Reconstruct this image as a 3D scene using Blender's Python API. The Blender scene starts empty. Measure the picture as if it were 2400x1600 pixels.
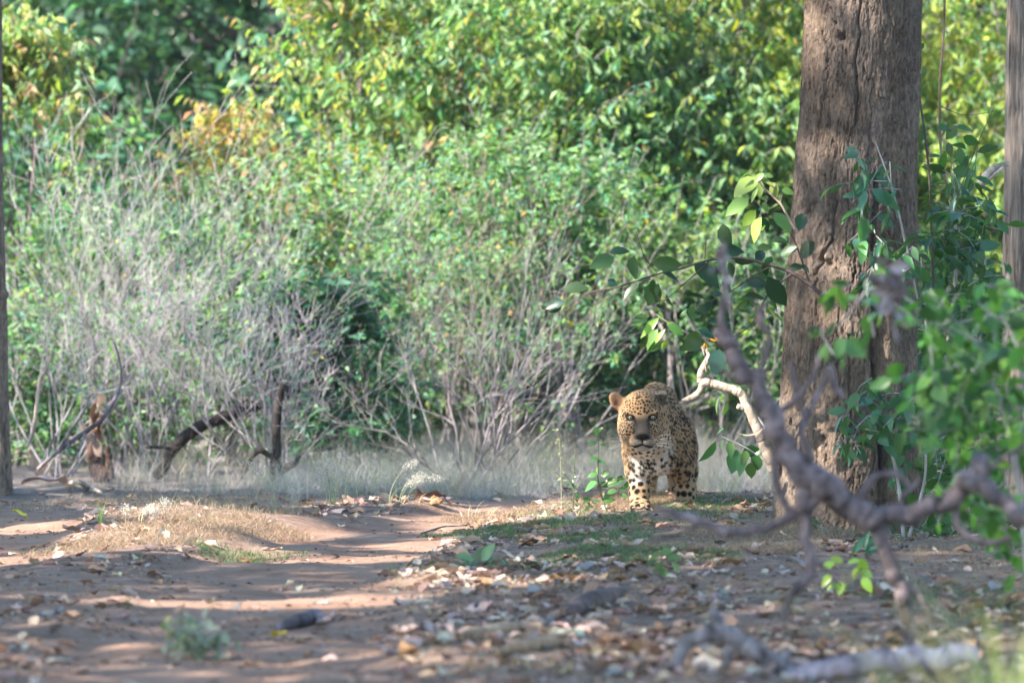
import bpy, math, random
import numpy as np
from mathutils import Vector, Matrix, kdtree

SC = bpy.context.scene
COL = SC.collection
R = math.radians

# ---------------------------------------------------------------- camera
FPX = 18000.0          # focal length in pixels of a 2400 px wide picture
HOR = 515.0            # picture row of the horizon
CAMH = 1.5
cam_d = bpy.data.cameras.new('camera')
cam = bpy.data.objects.new('camera', cam_d)
COL.objects.link(cam)
cam.location = (0, 0, CAMH)
cam.rotation_euler = (R(90) - math.atan((800 - HOR) / FPX), 0, 0)
cam_d.sensor_width = 36.0
cam_d.lens = 36.0 * FPX / 2400.0
cam_d.clip_start = 0.5
cam_d.clip_end = 600
cam_d.dof.use_dof = True
cam_d.dof.focus_distance = 37.4
cam_d.dof.aperture_fstop = 3.9
SC.camera = cam

# ---------------------------------------------------------------- light
SUN_EL, SUN_PHI = R(36), R(64)      # height; angle from the camera side round to the left
S = Vector((-math.sin(SUN_PHI) * math.cos(SUN_EL), -math.cos(SUN_PHI) * math.cos(SUN_EL), math.sin(SUN_EL)))
world = bpy.data.worlds.new('World')
SC.world = world
world.use_nodes = True
wn = world.node_tree
sky = wn.nodes.new('ShaderNodeTexSky')
sky.sky_type = 'NISHITA'
sky.sun_disc = False
sky.sun_elevation = SUN_EL
sky.sun_rotation = math.atan2(S.x, S.y)
sky.air_density = 1.1
sky.dust_density = 0.3
sky.ozone_density = 2.5
wn.links.new(sky.outputs['Color'], wn.nodes['Background'].inputs['Color'])
wn.nodes['Background'].inputs['Strength'].default_value = 0.15
sun_d = bpy.data.lights.new('sun', 'SUN')
sun_d.energy = 4.8
sun_d.angle = R(0.53)
sun_d.color = (1.0, 0.93, 0.82)
sun = bpy.data.objects.new('sun', sun_d)
COL.objects.link(sun)
sun.rotation_euler = S.to_track_quat('Z', 'Y').to_euler()

vs = SC.view_settings
SC.display_settings.display_device = 'sRGB'
vs.view_transform = 'Standard'
vs.look = 'None'
vs.exposure = 2.32
vs.gamma = 1.0
SC.cycles.max_bounces = 7
SC.cycles.diffuse_bounces = 5
SC.cycles.transmission_bounces = 4
SC.cycles.glossy_bounces = 2
SC.cycles.use_denoising = True
SC.cycles.caustics_reflective = False
SC.cycles.caustics_refractive = False
SC.cycles.sample_clamp_indirect = 6.0

# ---------------------------------------------------------------- helpers
def P(px, py, Y):
    """point of the place at distance Y seen at that spot of a 2400x1600 picture"""
    return Vector(((px - 1200) / FPX * Y, Y, CAMH - (py - HOR) / FPX * Y))

def smooth(a, b, x):
    t = np.clip((np.asarray(x, float) - a) / (b - a), 0, 1)
    return t * t * (3 - 2 * t)

_tab = np.random.RandomState(7).rand(4096).astype(np.float32)
def vnoise(x, y, z=0.0):
    x, y, z = np.broadcast_arrays(np.asarray(x, float), np.asarray(y, float), np.asarray(z, float))
    xi, yi, zi = np.floor(x).astype(np.int64), np.floor(y).astype(np.int64), np.floor(z).astype(np.int64)
    fx, fy, fz = x - xi, y - yi, z - zi
    fx, fy, fz = fx * fx * (3 - 2 * fx), fy * fy * (3 - 2 * fy), fz * fz * (3 - 2 * fz)
    def h(a, b, c):
        return _tab[(a * 73856093 ^ b * 19349663 ^ c * 83492791) & 4095]
    r = 0
    for dx in (0, 1):
        for dy in (0, 1):
            for dz in (0, 1):
                r = r + h(xi + dx, yi + dy, zi + dz) * (fx if dx else 1 - fx) * (fy if dy else 1 - fy) * (fz if dz else 1 - fz)
    return r * 2 - 1

def fbm(x, y, z=0.0, o=4):
    r, a = 0, 0.5
    for i in range(o):
        f = 2.03 ** i
        r = r + a * vnoise(np.asarray(x) * f + 11 * i, np.asarray(y) * f + 5 * i, np.asarray(z) * f)
        a *= 0.5
    return r

class MB:
    """collects triangles and quads (numpy), builds one mesh"""
    def __init__(s):
        s.v, s.q, s.t, s.c, s.n = [], [], [], [], 0
    def add(s, v, quads=None, tris=None, col=None):
        v = np.asarray(v, np.float32).reshape(-1, 3)
        if quads is not None and len(quads): s.q.append(np.asarray(quads, np.int64) + s.n)
        if tris is not None and len(tris): s.t.append(np.asarray(tris, np.int64) + s.n)
        s.v.append(v)
        if col is None: col = (1, 1, 1)
        c = np.asarray(col, np.float32)
        if c.ndim == 1: c = np.tile(c, (len(v), 1))
        s.c.append(c)
        s.n += len(v)
    def mesh(s, name, origin=(0, 0, 0), smooth_=True, colors=True):
        me = bpy.data.meshes.new(name)
        v = np.concatenate(s.v) - np.asarray(origin, np.float32)
        q = np.concatenate(s.q) if s.q else np.zeros((0, 4), np.int64)
        t = np.concatenate(s.t) if s.t else np.zeros((0, 3), np.int64)
        me.vertices.add(len(v)); me.vertices.foreach_set('co', v.astype(np.float32).ravel())
        nl = q.size + t.size
        me.loops.add(nl)
        me.loops.foreach_set('vertex_index', np.concatenate([q.ravel(), t.ravel()]).astype(np.int32))
        me.polygons.add(len(q) + len(t))
        st = np.concatenate([np.arange(len(q)) * 4, q.size + np.arange(len(t)) * 3]).astype(np.int32)
        me.polygons.foreach_set('loop_start', st)
        me.polygons.foreach_set('use_smooth', np.full(len(q) + len(t), smooth_, bool))
        me.update(calc_edges=True)
        if colors:
            a = me.color_attributes.new('Col', 'FLOAT_COLOR', 'POINT')
            c = np.concatenate(s.c)
            a.data.foreach_set('color', np.concatenate([c, np.ones((len(c), 1), np.float32)], 1).astype(np.float32).ravel())
        me.validate(verbose=False)
        return me

def put(name, me, mat, parent=None, loc=(0, 0, 0), kind=None):
    o = bpy.data.objects.new(name, me)
    COL.objects.link(o)
    if mat is not None and len(me.materials) == 0: me.materials.append(mat)
    o.location = loc
    if parent is not None: o.parent = parent
    if kind: o['kind'] = kind
    return o

def tag(o, label, cat, group=None):
    o['label'] = label; o['category'] = cat
    if group: o['group'] = group
    return o

def thing(name, label, cat, loc, group=None):
    o = bpy.data.objects.new(name, None)
    COL.objects.link(o)
    o.location = loc
    o.empty_display_size = 0.1
    return tag(o, label, cat, group)

def spline(pts, n):
    """Catmull-Rom through rows of pts (any columns), n samples"""
    p = np.asarray(pts, float)
    if len(p) == 2:
        t = np.linspace(0, 1, n)[:, None]
        return p[0] * (1 - t) + p[1] * t
    q = np.vstack([2 * p[0] - p[1], p, 2 * p[-1] - p[-2]])
    u = np.linspace(0, len(p) - 1 - 1e-6, n)
    i = u.astype(int); t = (u - i)[:, None]
    a, b, c, d = q[i], q[i + 1], q[i + 2], q[i + 3]
    return 0.5 * (2 * b + (c - a) * t + (2 * a - 5 * b + 4 * c - d) * t ** 2 + (3 * b - a - 3 * c + d) * t ** 3)

def tube(mb, pts, rad, k=5, col=None, lump=0.0, rng=None, cap=True):
    """tapered tube round a polyline"""
    p = np.asarray(pts, float); n = len(p)
    rad = np.broadcast_to(np.asarray(rad, float), (n,))
    T = np.gradient(p, axis=0)
    T /= np.linalg.norm(T, axis=1)[:, None] + 1e-12
    ref = np.array([0.0, 1.0, 0.0]) if abs(T[0][1]) < 0.8 else np.array([1.0, 0, 0])
    U = np.zeros_like(p)
    u = np.cross(T[0], ref); u /= np.linalg.norm(u)
    for i in range(n):
        u = u - T[i] * (u @ T[i]); u /= np.linalg.norm(u) + 1e-12
        U[i] = u
    W = np.cross(T, U)
    a = np.arange(k) * 2 * math.pi / k
    rr = rad[:, None] * np.ones((1, k))
    if lump and rng is not None:        # uneven bark: soft swellings, ridges and a little grain
        o1, ii = rng.uniform(0, 60), np.arange(n)[:, None] * .22
        ca, sa = np.cos(a)[None, :], np.sin(a)[None, :]
        rr = rr * (1 + 2.6 * lump * fbm(ca * 1.2 + o1, sa * 1.2, ii, 3) + 1.3 * lump * fbm(ca * 3.5 + o1, sa * 3.5, ii * .8, 2) + .35 * lump * rng.uniform(-1, 1, rr.shape))
    v = p[:, None, :] + rr[..., None] * (np.cos(a)[None, :, None] * U[:, None, :] + np.sin(a)[None, :, None] * W[:, None, :])
    i, j = np.meshgrid(np.arange(n - 1), np.arange(k), indexing='ij')
    j2 = (j + 1) % k
    q = np.stack([i * k + j, i * k + j2, (i + 1) * k + j2, (i + 1) * k + j], -1).reshape(-1, 4)
    v = v.reshape(-1, 3); tr = None
    if cap:
        v = np.vstack([v, p[0] - T[0] * rad[0] * 0.3, p[-1] + T[-1] * rad[-1] * 0.3]); b = n * k
        jj = np.arange(k); j3 = (jj + 1) % k
        tr = np.vstack([np.stack([np.full(k, b), j3, jj], -1), np.stack([np.full(k, b + 1), (n - 1) * k + jj, (n - 1) * k + j3], -1)])
    if col is not None and np.asarray(col).ndim == 2 and len(col) == n:
        c = np.repeat(np.asarray(col), k, 0)
        if cap: c = np.vstack([c, c[0], c[-1]])
        col = c
    mb.add(v, q, tr, col)

# ---- leaves: template points (x across, y along, z up), faces
def leaf_template(kind):
    if kind == 'far':
        v = [(0, 0, 0), (-.5, .45, .12), (0, .5, 0), (.5, .45, .12), (0, 1, -.12)]
        return np.array(v, float), np.zeros((0, 4), int), np.array([(0, 2, 1), (0, 3, 2), (2, 4, 1), (2, 3, 4)])
    st = [0, .2, .45, .72, 1.0]
    w = [0, .40, .5, .34, 0] if kind == 'near' else [0, .30, .5, .28, 0]
    v = []
    for i, t in enumerate(st):
        v.append((0, t, -.22 * t * t))
    for sgn in (-1, 1):
        for i in (1, 2, 3):
            v.append((sgn * w[i], st[i] + .02, -.22 * st[i] ** 2 + .14 * w[i] * 2 * (0.5)))
    tr = [(0, 1, 5), (4, 7, 3), (0, 8, 1), (4, 3, 10)]
    qu = [(1, 2, 6, 5), (2, 3, 7, 6), (1, 8, 9, 2), (2, 9, 10, 3)]
    return np.array(v, float), np.array(qu), np.array(tr)

def leaf_frames(direction, rng, roll=0.6, face=(0, 0, 1.0)):
    """rotation matrices whose Y runs along direction and Z roughly up"""
    d = np.asarray(direction, float)
    d = d / (np.linalg.norm(d, axis=1)[:, None] + 1e-9)
    up = np.tile(np.array(face, float), (len(d), 1)) + rng.normal(0, roll, d.shape)
    x = np.cross(d, up); x /= np.linalg.norm(x, axis=1)[:, None] + 1e-9
    z = np.cross(x, d)
    return np.stack([x, d, z], -1)      # columns

def add_leaves(mb, pos, frames, length, width, cols, kind='far'):
    tv, tq, tt = leaf_template(kind)
    n, m = len(pos), len(tv)
    loc = tv[None] * np.stack([width, length, length], -1)[:, None, :]
    v = np.einsum('nij,nmj->nmi', frames, loc) + pos[:, None, :]
    off = (np.arange(n) * m)[:, None, None]
    q = (tq[None] + off).reshape(-1, 4) if len(tq) else None
    t = (tt[None] + off).reshape(-1, 3)
    mb.add(v.reshape(-1, 3), q, t, np.repeat(cols, m, 0))

def pick(rng, n, palette, weights, jit=0.18):
    p = np.array(palette, float); w = np.array(weights, float); w /= w.sum()
    c = p[rng.choice(len(p), n, p=w)]
    return np.clip(c * (1 + rng.normal(0, jit, (n, 1))) * (1 + rng.normal(0, jit * .35, (n, 3))), .004, .9)

# ---------------------------------------------------------------- materials
def new_mat(name):
    m = bpy.data.materials.new(name); m.use_nodes = True
    nt = m.node_tree
    return m, nt, nt.nodes['Principled BSDF'], nt.nodes['Material Output']

def L(nt, a, b): nt.links.new(a, b)

def noise_node(nt, scale, detail=5, rough=.6, coord=None, dist=0):
    n = nt.nodes.new('ShaderNodeTexNoise')
    n.inputs['Scale'].default_value = scale; n.inputs['Detail'].default_value = detail
    n.inputs['Roughness'].default_value = rough; n.inputs['Distortion'].default_value = dist
    if coord is not None: L(nt, coord, n.inputs['Vector'])
    return n

def ramp(nt, fac, stops):
    r = nt.nodes.new('ShaderNodeValToRGB')
    e = r.color_ramp.elements
    while len(e) < len(stops): e.new(.5)
    for i, (p, c) in enumerate(stops):
        e[i].position = p; e[i].color = (*c, 1) if len(c) == 3 else c
    L(nt, fac, r.inputs['Fac'])
    return r

def mix(nt, fac, a, b, mode='MIX'):
    n = nt.nodes.new('ShaderNodeMix'); n.data_type = 'RGBA'; n.blend_type = mode
    for sock, val in ((0, fac), (6, a), (7, b)):
        if isinstance(val, bpy.types.NodeSocket): L(nt, val, n.inputs[sock])
        elif isinstance(val, (int, float)): n.inputs[sock].default_value = val
        else: n.inputs[sock].default_value = (*val, 1)
    return n.outputs[2]

def coords(nt, which='Object'):
    return nt.nodes.new('ShaderNodeTexCoord').outputs[which]

def leaf_mat(name, source='attr', transl=.4, rough=.5, spec=.35, tint=(1.35, 1.4, .62)):
    m, nt, b, out = new_mat(name)
    if source == 'attr':
        a = nt.nodes.new('ShaderNodeVertexColor'); a.layer_name = 'Col'; c = a.outputs['Color']
    else:
        a = nt.nodes.new('ShaderNodeObjectInfo'); c = a.outputs['Color']
    n = noise_node(nt, 55, 3, .6, coords(nt, 'Object'))
    c = mix(nt, .5, c, mix(nt, n.outputs['Fac'], (.45, .45, .4), (1.5, 1.5, 1.45)), 'MULTIPLY')
    L(nt, c, b.inputs['Base Color'])
    b.inputs['Roughness'].default_value = rough
    b.inputs['Specular IOR Level'].default_value = spec
    t = nt.nodes.new('ShaderNodeBsdfTranslucent')
    tc = mix(nt, 1.0, c, tint, 'MULTIPLY')
    L(nt, tc, t.inputs['Color'])
    ms = nt.nodes.new('ShaderNodeMixShader'); ms.inputs[0].default_value = transl
    L(nt, b.outputs[0], ms.inputs[1]); L(nt, t.outputs[0], ms.inputs[2]); L(nt, ms.outputs[0], out.inputs['Surface'])
    return m

def wood_mat(name, dark, light, scale=18, stretch=(1, 1, .15), bump=.5, attr=False, rough=.85, dist=.012):
    m, nt, b, out = new_mat(name)
    mp = nt.nodes.new('ShaderNodeMapping'); mp.inputs['Scale'].default_value = stretch
    L(nt, coords(nt, 'Object'), mp.inputs['Vector'])
    n1 = noise_node(nt, scale, 7, .68, mp.outputs[0], .4)
    n2 = noise_node(nt, scale * .22, 3, .5, coords(nt, 'Object'))
    c = ramp(nt, n1.outputs['Fac'], [(.3, dark), (.68, light)]).outputs['Color']
    c = mix(nt, .55, c, mix(nt, n2.outputs['Fac'], (.5, .48, .47), (1.45, 1.42, 1.38)), 'MULTIPLY')
    if attr:
        a = nt.nodes.new('ShaderNodeVertexColor'); a.layer_name = 'Col'
        c = mix(nt, 1.0, c, a.outputs['Color'], 'MULTIPLY')
    L(nt, c, b.inputs['Base Color'])
    b.inputs['Roughness'].default_value = rough
    b.inputs['Specular IOR Level'].default_value = .2
    if bump:
        bp = nt.nodes.new('ShaderNodeBump'); bp.inputs['Strength'].default_value = bump; bp.inputs['Distance'].default_value = dist
        L(nt, n1.outputs['Fac'], bp.inputs['Height']); L(nt, bp.outputs[0], b.inputs['Normal'])
    return m

def attr_mat(name, rough=.8, spec=.15, transl=0.0):
    if transl: return leaf_mat(name, 'attr', transl, rough, spec, (1, 1, .98))
    m, nt, b, out = new_mat(name)
    a = nt.nodes.new('ShaderNodeVertexColor'); a.layer_name = 'Col'
    L(nt, a.outputs['Color'], b.inputs['Base Color'])
    b.inputs['Roughness'].default_value = rough; b.inputs['Specular IOR Level'].default_value = spec
    return m

M = {}
M['leaf'] = leaf_mat('leaf_soft', 'attr', .5, .55, .25)
M['leaf_part'] = leaf_mat('leaf_glossy', 'object', .38, .36, .5)
M['leaf_dry_part'] = leaf_mat('leaf_dry', 'object', .15, .75, .15, (1.1, .95, .8))
M['leaf_dry'] = leaf_mat('leaf_dry_litter', 'attr', .15, .8, .12, (1.1, .95, .8))
M['grass'] = attr_mat('grass_dry', .7, .15, .3)
M['twig'] = wood_mat('bare_twig', (.17, .15, .15), (.44, .41, .41), 25, (1, 1, .3), 0, attr=True)
M['stem_green'] = attr_mat('stem_fresh', .6, .25)
M['dead_wood'] = wood_mat('dead_wood_grey', (.032, .024, .024), (.27, .235, .24), 17, (1, 1, .6), .6, attr=True)
M['dark_wood'] = wood_mat('dark_rotten_wood', (.007, .0055, .0055), (.040, .030, .027), 16, (1, 1, .5), .6, attr=True)
M['pale_wood'] = wood_mat('bleached_wood', (.17, .125, .095), (.50, .41, .33), 22, (1, 1, .6), .5, attr=True)
M['pale_trunk'] = wood_mat('fibrous_grey_bark', (.065, .049, .041), (.38, .305, .26), 34, (1, 1, .06), 1.0, attr=True)
M['bark'] = wood_mat('tree_bark', (.070, .054, .045), (.28, .218, .176), 60, (1, 1, .4), 1.0, attr=True, dist=.03)
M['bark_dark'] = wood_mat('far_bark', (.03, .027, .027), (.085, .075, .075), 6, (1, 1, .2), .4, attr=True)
# ================================================================ ground
_tk = np.array([(0, -1.0, 1.1), (20, -.9, .9), (24, -.9, .72), (27.4, -.98, .6), (30.5, -1.0, .52), (34, -.93, .5), (36.7, -.71, .46),
                (38.5, -.42, .36), (39.8, -.12, .28), (41.5, .1, .28), (43.5, .75, .3), (46, 2.0, .3), (60, 6, .3)])
def path_mask(X, Y):
    X, Y = np.asarray(X, float), np.asarray(Y, float)
    w = .22 * fbm(X * 1.7, Y * .9, 3, 3)
    c = np.interp(Y, _tk[:, 0], _tk[:, 1]); h = np.interp(Y, _tk[:, 0], _tk[:, 2])
    a = 1 - smooth(-.12, .16, np.abs(X - c + w) - h)
    b = 1 - smooth(-.12, .2, np.abs(X + 2.75 + w) - .62)
    b = b * (1 - smooth(38.7, 39.6, Y)) 
    b = b * smooth(31.5, 33.5, Y) + .42 * (1 - smooth(30.5, 33.5, Y)) * (1 - smooth(-1.0, .1, X - (-.35)))
    return np.clip(np.maximum(a, b), 0, 1)

def height(X, Y):
    X, Y = np.asarray(X, float), np.asarray(Y, float)
    p = path_mask(X, Y)
    near = smooth(16, 22, Y) * (1 - smooth(52, 60, Y))
    h = .035 * fbm(X * .55, Y * .45, 1, 3) + .018 * fbm(X * 3.1, Y * 2.0, 4, 3)
    h = h + (.035 + .03 * fbm(X * 1.6, Y * 1.1, 31, 3)) * (1 - p) * near
    h = h + .055 * np.exp(-((X + 1.72) / .42) ** 2) * smooth(33.2, 35, Y) * (1 - smooth(38.2, 40, Y))
    h = h + .045 * smooth(-.3, .5, X) * smooth(29, 34, Y) * (1 - smooth(40.5, 42.5, Y))
    h = h + .010 * np.sin(X * 2.2 + Y * 3.3) * p * near
    h = h - .03 * smooth(40.8, 43, Y) * (1 - smooth(48, 56, Y))
    return h * (.25 + .75 * near) - .03

def H1(x, y): return float(height(x, y))

def ground_at(px, py, it=6):
    """where the ground is met when looking at that spot of the picture"""
    Y = 1.5 * FPX / max(py - HOR, 60)
    for _ in range(it):
        X = (px - 1200) / FPX * Y
        Y = (CAMH - H1(X, Y)) * FPX / max(py - HOR, 60)
    X = (px - 1200) / FPX * Y
    return Vector((X, Y, H1(X, Y)))

def build_ground():
    xs = np.concatenate([-np.geomspace(180, 5.2, 26), np.linspace(-5, 5, 230), np.geomspace(5.2, 180, 26)])
    ys = np.concatenate([np.linspace(-60, 17, 30), np.linspace(17.4, 56, 640), np.geomspace(57, 380, 26)])
    X, Y = np.meshgrid(xs, ys)
    Z = height(X, Y)
    f = (np.abs(X) < 5) & (Y > 17) & (Y < 50)
    Z = Z + np.where(f, .018 * fbm(X * 9, Y * 7, 2, 3) * (1 - .45 * path_mask(X, Y)), 0)
    nx, ny = len(xs), len(ys)
    i, j = np.meshgrid(np.arange(ny - 1), np.arange(nx - 1), indexing='ij')
    q = np.stack([i * nx + j, i * nx + j + 1, (i + 1) * nx + j + 1, (i + 1) * nx + j], -1).reshape(-1, 4)
    p = path_mask(X, Y)
    green = smooth(.05, .35, fbm(X * .8, Y * .5, 9, 3)) * smooth(-.2, .5, X) * smooth(30, 33, Y)
    far = smooth(40.2, 42, Y)
    mb = MB()
    mb.add(np.stack([X, Y, Z], -1).reshape(-1, 3), q, None, np.stack([p, green, far], -1).reshape(-1, 3))
    m, nt, b, out = new_mat('soil_and_litter')
    a = nt.nodes.new('ShaderNodeVertexColor'); a.layer_name = 'Col'
    sp = nt.nodes.new('ShaderNodeSeparateColor'); L(nt, a.outputs['Color'], sp.inputs[0])
    co = coords(nt, 'Object')
    n1 = noise_node(nt, 2.2, 8, .65, co); n2 = noise_node(nt, 38, 6, .7, co); n3 = noise_node(nt, 9, 5, .6, co)
    soil = ramp(nt, n1.outputs['Fac'], [(.3, (.24, .137, .094)), (.52, (.35, .218, .157)), (.72, (.43, .297, .225))]).outputs['Color']
    soil = mix(nt, .5, soil, mix(nt, n2.outputs['Fac'], (.55, .52, .5), (1.4, 1.4, 1.4)), 'MULTIPLY')
    lit = ramp(nt, n3.outputs['Fac'], [(.28, (.14, .092, .072)), (.5, (.28, .19, .15)), (.72, (.40, .295, .245))]).outputs['Color']
    lit = mix(nt, .7, lit, mix(nt, n2.outputs['Fac'], (.35, .33, .3), (1.6, 1.55, 1.5)), 'MULTIPLY')
    gr = mix(nt, n2.outputs['Fac'], (.04, .06, .025), (.15, .16, .08))
    lit = mix(nt, sp.outputs[1], lit, gr)
    farc = mix(nt, n3.outputs['Fac'], (.09, .075, .06), (.24, .20, .18))  # brownish litter, darkened to put the shade under the far shrubs into its colour
    lit = mix(nt, sp.outputs[2], lit, farc)
    c = mix(nt, sp.outputs[0], lit, soil)
    L(nt, c, b.inputs['Base Color'])
    b.inputs['Roughness'].default_value = .95; b.inputs['Specular IOR Level'].default_value = .1
    bp = nt.nodes.new('ShaderNodeBump'); bp.inputs['Strength'].default_value = .9; bp.inputs['Distance'].default_value = .05
    L(nt, n2.outputs['Fac'], bp.inputs['Height']); L(nt, bp.outputs[0], b.inputs['Normal'])
    o = put('ground', mb.mesh('ground'), m, kind='structure')
    o['label'] = 'pinkish sandy forest track with leaf strewn verges'
build_ground()

# ================================================================ branching growth
def grow(rng, p, d, length, r, depth, out, spread=.6, kids=(4, 6), up=.25, wig=.14, ratio=(.45, .75), npt=6, tipr=.25):
    p = np.array(p, float); d = np.array(d, float); d /= np.linalg.norm(d)
    pts = [p.copy()]; ds = [d.copy()]
    for i in range(npt - 1):
        d = d + rng.normal(0, wig, 3) + np.array([0, 0, up / npt])
        d /= np.linalg.norm(d)
        p = p + d * length / (npt - 1)
        pts.append(p.copy()); ds.append(d.copy())
    pts = np.array(pts)
    rr = r * np.linspace(1, tipr, npt)
    out.append((pts, rr, depth))
    if depth > 0:
        for _ in range(rng.integers(kids[0], kids[1] + 1)):
            t = rng.uniform(.22, .97); f = t * (npt - 1); i = min(int(f), npt - 2)
            q = pts[i] + (pts[i + 1] - pts[i]) * (f - i)
            side = rng.normal(0, 1, 3); side -= ds[i] * (side @ ds[i]); side /= np.linalg.norm(side) + 1e-9
            a = rng.uniform(.45, 1.15) * spread
            grow(rng, q, ds[i] * math.cos(a) + side * math.sin(a), length * rng.uniform(*ratio) * (1.1 - .4 * t), max(r * (1 - .72 * t) * .75, .0012),
                 depth - 1, out, spread, kids, up, wig, ratio, max(4, npt - 1), tipr)
    return out
# ================================================================ green palettes (base colours)
G_MID, G_YEL, G_DARK, G_PALE = (.125, .24, .085), (.27, .33, .085), (.045, .11, .065), (.21, .33, .18)
G_BLUE = (.09, .22, .145)
YEL, PEACH, ORANGE, BROWN = (.44, .32, .06), (.40, .28, .17), (.36, .22, .09), (.24, .15, .09)

def shrub(name, label, px, Y, h, w, pal, wts, n, ll=.09, seed=0, droop=1.0, low=.12, dpt=.75, group=None, stemcol=(.6, .55, .53), nst=14, m=10, lw=.36, parts=None, top=None):
    rng = np.random.default_rng(seed)
    X0 = (px - 1200) / FPX * Y
    base = Vector((X0, Y, H1(X0, Y)))
    root = thing(name, label, 'shrub', base, group)
    b = np.array(base)
    # shoots start inside a ragged dome
    k = n * 3
    u = rng.uniform(low, 1, k) ** .85
    prof = np.sqrt(np.clip(1 - ((u - .45) / .62) ** 2, .02, 1))
    ang = rng.uniform(0, 2 * math.pi, k); rad = np.sqrt(rng.uniform(0, 1, k)) * prof
    q = np.stack([np.cos(ang) * rad * w / 2, np.sin(ang) * rad * w / 2 * dpt, u * h], -1)
    dn = fbm((q[:, 0] + b[0]) * 1.6, (q[:, 1] + b[1]) * 1.6, q[:, 2] * 1.6 + seed, 3)
    q = q[np.argsort(-(dn + rng.uniform(-.25, .25, k)))[:n]]
    out = np.stack([q[:, 0] / (w / 2), q[:, 1] / (w / 2 * dpt), np.full(n, .9)], -1) * np.array([.75, .75, 1]) + rng.normal(0, .4, (n, 3))
    out[:, 2] = np.abs(out[:, 2]) + .1
    out /= np.linalg.norm(out, axis=1)[:, None]
    sl = rng.uniform(.22, .6, n) * (.6 + .16 * h)
    mb, ms = MB(), MB()
    t = (np.arange(m) + .5) / m
    tt = t[None, :] + rng.uniform(-.05, .05, (n, m))
    bend = -.35 * droop * (tt ** 2)
    pos = q[:, None, :] + out[:, None, :] * (sl[:, None] * tt)[..., None]
    pos[..., 2] += bend * sl[:, None]
    side = rng.normal(0, 1, (n, m, 3)); side[..., 2] *= .3
    side /= np.linalg.norm(side, axis=-1)[..., None]
    d = side * .75 + out[:, None, :] * .35 + np.array([0, 0, -droop])
    pos, d = pos.reshape(-1, 3), d.reshape(-1, 3)
    N = len(pos)
    ln = ll * rng.uniform(.4, 1.45, N)
    col = pick(rng, N, pal, wts)
    sc = 1 + .22 * rng.normal(0, 1, (n, 1)); col = np.clip(col * np.repeat(np.clip(sc, .5, 1.7), m, 0), .004, .8)
    if top is not None:                 # leaves towards the top take a palette of their own
        f = smooth(.55 * h, 1.0 * h, pos[:, 2] + rng.normal(0, .18 * h, N))[:, None] > rng.uniform(.15, 1, (N, 1))
        col = np.where(f, pick(rng, N, top[0], top[1]), col)
    add_leaves(mb, pos + b, leaf_frames(d, rng, 1.6), ln, ln * lw, col, 'far')
    for i in range(n):
        if i % 2 == 0:
            s = np.array([q[i], q[i] + out[i] * sl[i] * .5 + (0, 0, -.09 * droop * sl[i]), q[i] + out[i] * sl[i] + (0, 0, -.35 * droop * sl[i])]) + b
            tube(ms, s, [.004, .003, .0015], 3, np.array(stemcol) * rng.uniform(.7, 1.1), cap=False)
    for i in range(nst):
        e = q[rng.integers(n)]
        st = np.array([rng.normal(0, .08), rng.normal(0, .08), -.03])
        mid = st * .5 + e * .5 + np.array([-e[0] * .2, -e[1] * .2, .1 * h]) + rng.normal(0, .05, 3)
        tube(ms, spline([st, mid, e], 8) + b, np.linspace(.016, .004, 8) * (.6 + .2 * h), 5, np.array(stemcol) * rng.uniform(.6, 1), cap=False)
    put('stems', ms.mesh('stems', base), M['twig'], root)
    put('foliage', mb.mesh('foliage', base), M['leaf'], root, kind='stuff')
    return root

GP = 'leafy shrubs behind the dry grass'
shrub('leafy_shrub', 'yellow-green leafy shrub filling the left edge behind the thin trunk', 20, 49.5, 2.6, 1.0, [G_MID, G_YEL, G_PALE, PEACH], [4, 4, 3, .5], 800, .082, 1, group=GP, top=([G_YEL, PEACH, G_PALE], [3, 2, 3]))
shrub('leafy_shrub', 'low green shrub under the dark gap at upper left, bare stems poking out', 330, 49.6, 1.45, 1.6, [G_MID, G_BLUE, G_PALE, BROWN], [4, 3, 2, .4], 640, .07, 2, group=GP, nst=26, top=([G_BLUE, G_MID], [3, 1]))
shrub('leafy_shrub', 'shrub with orange and peach withered leaves at its top', 600, 50.2, 2.15, 1.0, [G_MID, G_PALE, G_YEL, ORANGE], [4, 3, 2, 1], 650, .08, 3, group=GP, top=([PEACH, ORANGE, YEL, G_YEL], [4, 3, 2, 2]))
shrub('leafy_shrub', 'tall yellowish shrub left of centre with peach leaves among the green', 850, 51.2, 3.7, 1.3, [G_YEL, G_PALE, G_MID, PEACH], [4, 4, 3, 1.1], 950, .082, 4, group=GP, top=([G_YEL, PEACH, YEL, G_PALE], [5, 2, 1.5, 3]))
shrub('leafy_shrub', 'tall broad green shrub in the middle dotted with yellow leaves', 1010, 51.2, 3.25, 1.9, [G_MID, G_PALE, G_BLUE, YEL, PEACH], [5, 4, 3, .7, .35], 1050, .085, 5, group=GP, top=([G_YEL, G_PALE, PEACH], [4, 3, .5]))
shrub('leafy_shrub', 'green drooping shrub right of centre with scattered orange leaves', 1245, 50.8, 3.1, 1.9, [G_MID, G_PALE, G_BLUE, YEL, ORANGE], [5, 3, 4, .5, .35], 1050, .088, 6, group=GP, top=([G_YEL, G_PALE, G_MID], [3, 3, 2]))
shrub('leafy_shrub', 'dense green drooping shrub above the spotted cat', 1470, 51.0, 3.0, 1.7, [G_MID, G_PALE, G_BLUE, G_YEL], [5, 3, 4, 1], 950, .09, 7, group=GP, top=([G_YEL, G_PALE, G_MID], [3, 3, 2]))
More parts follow.
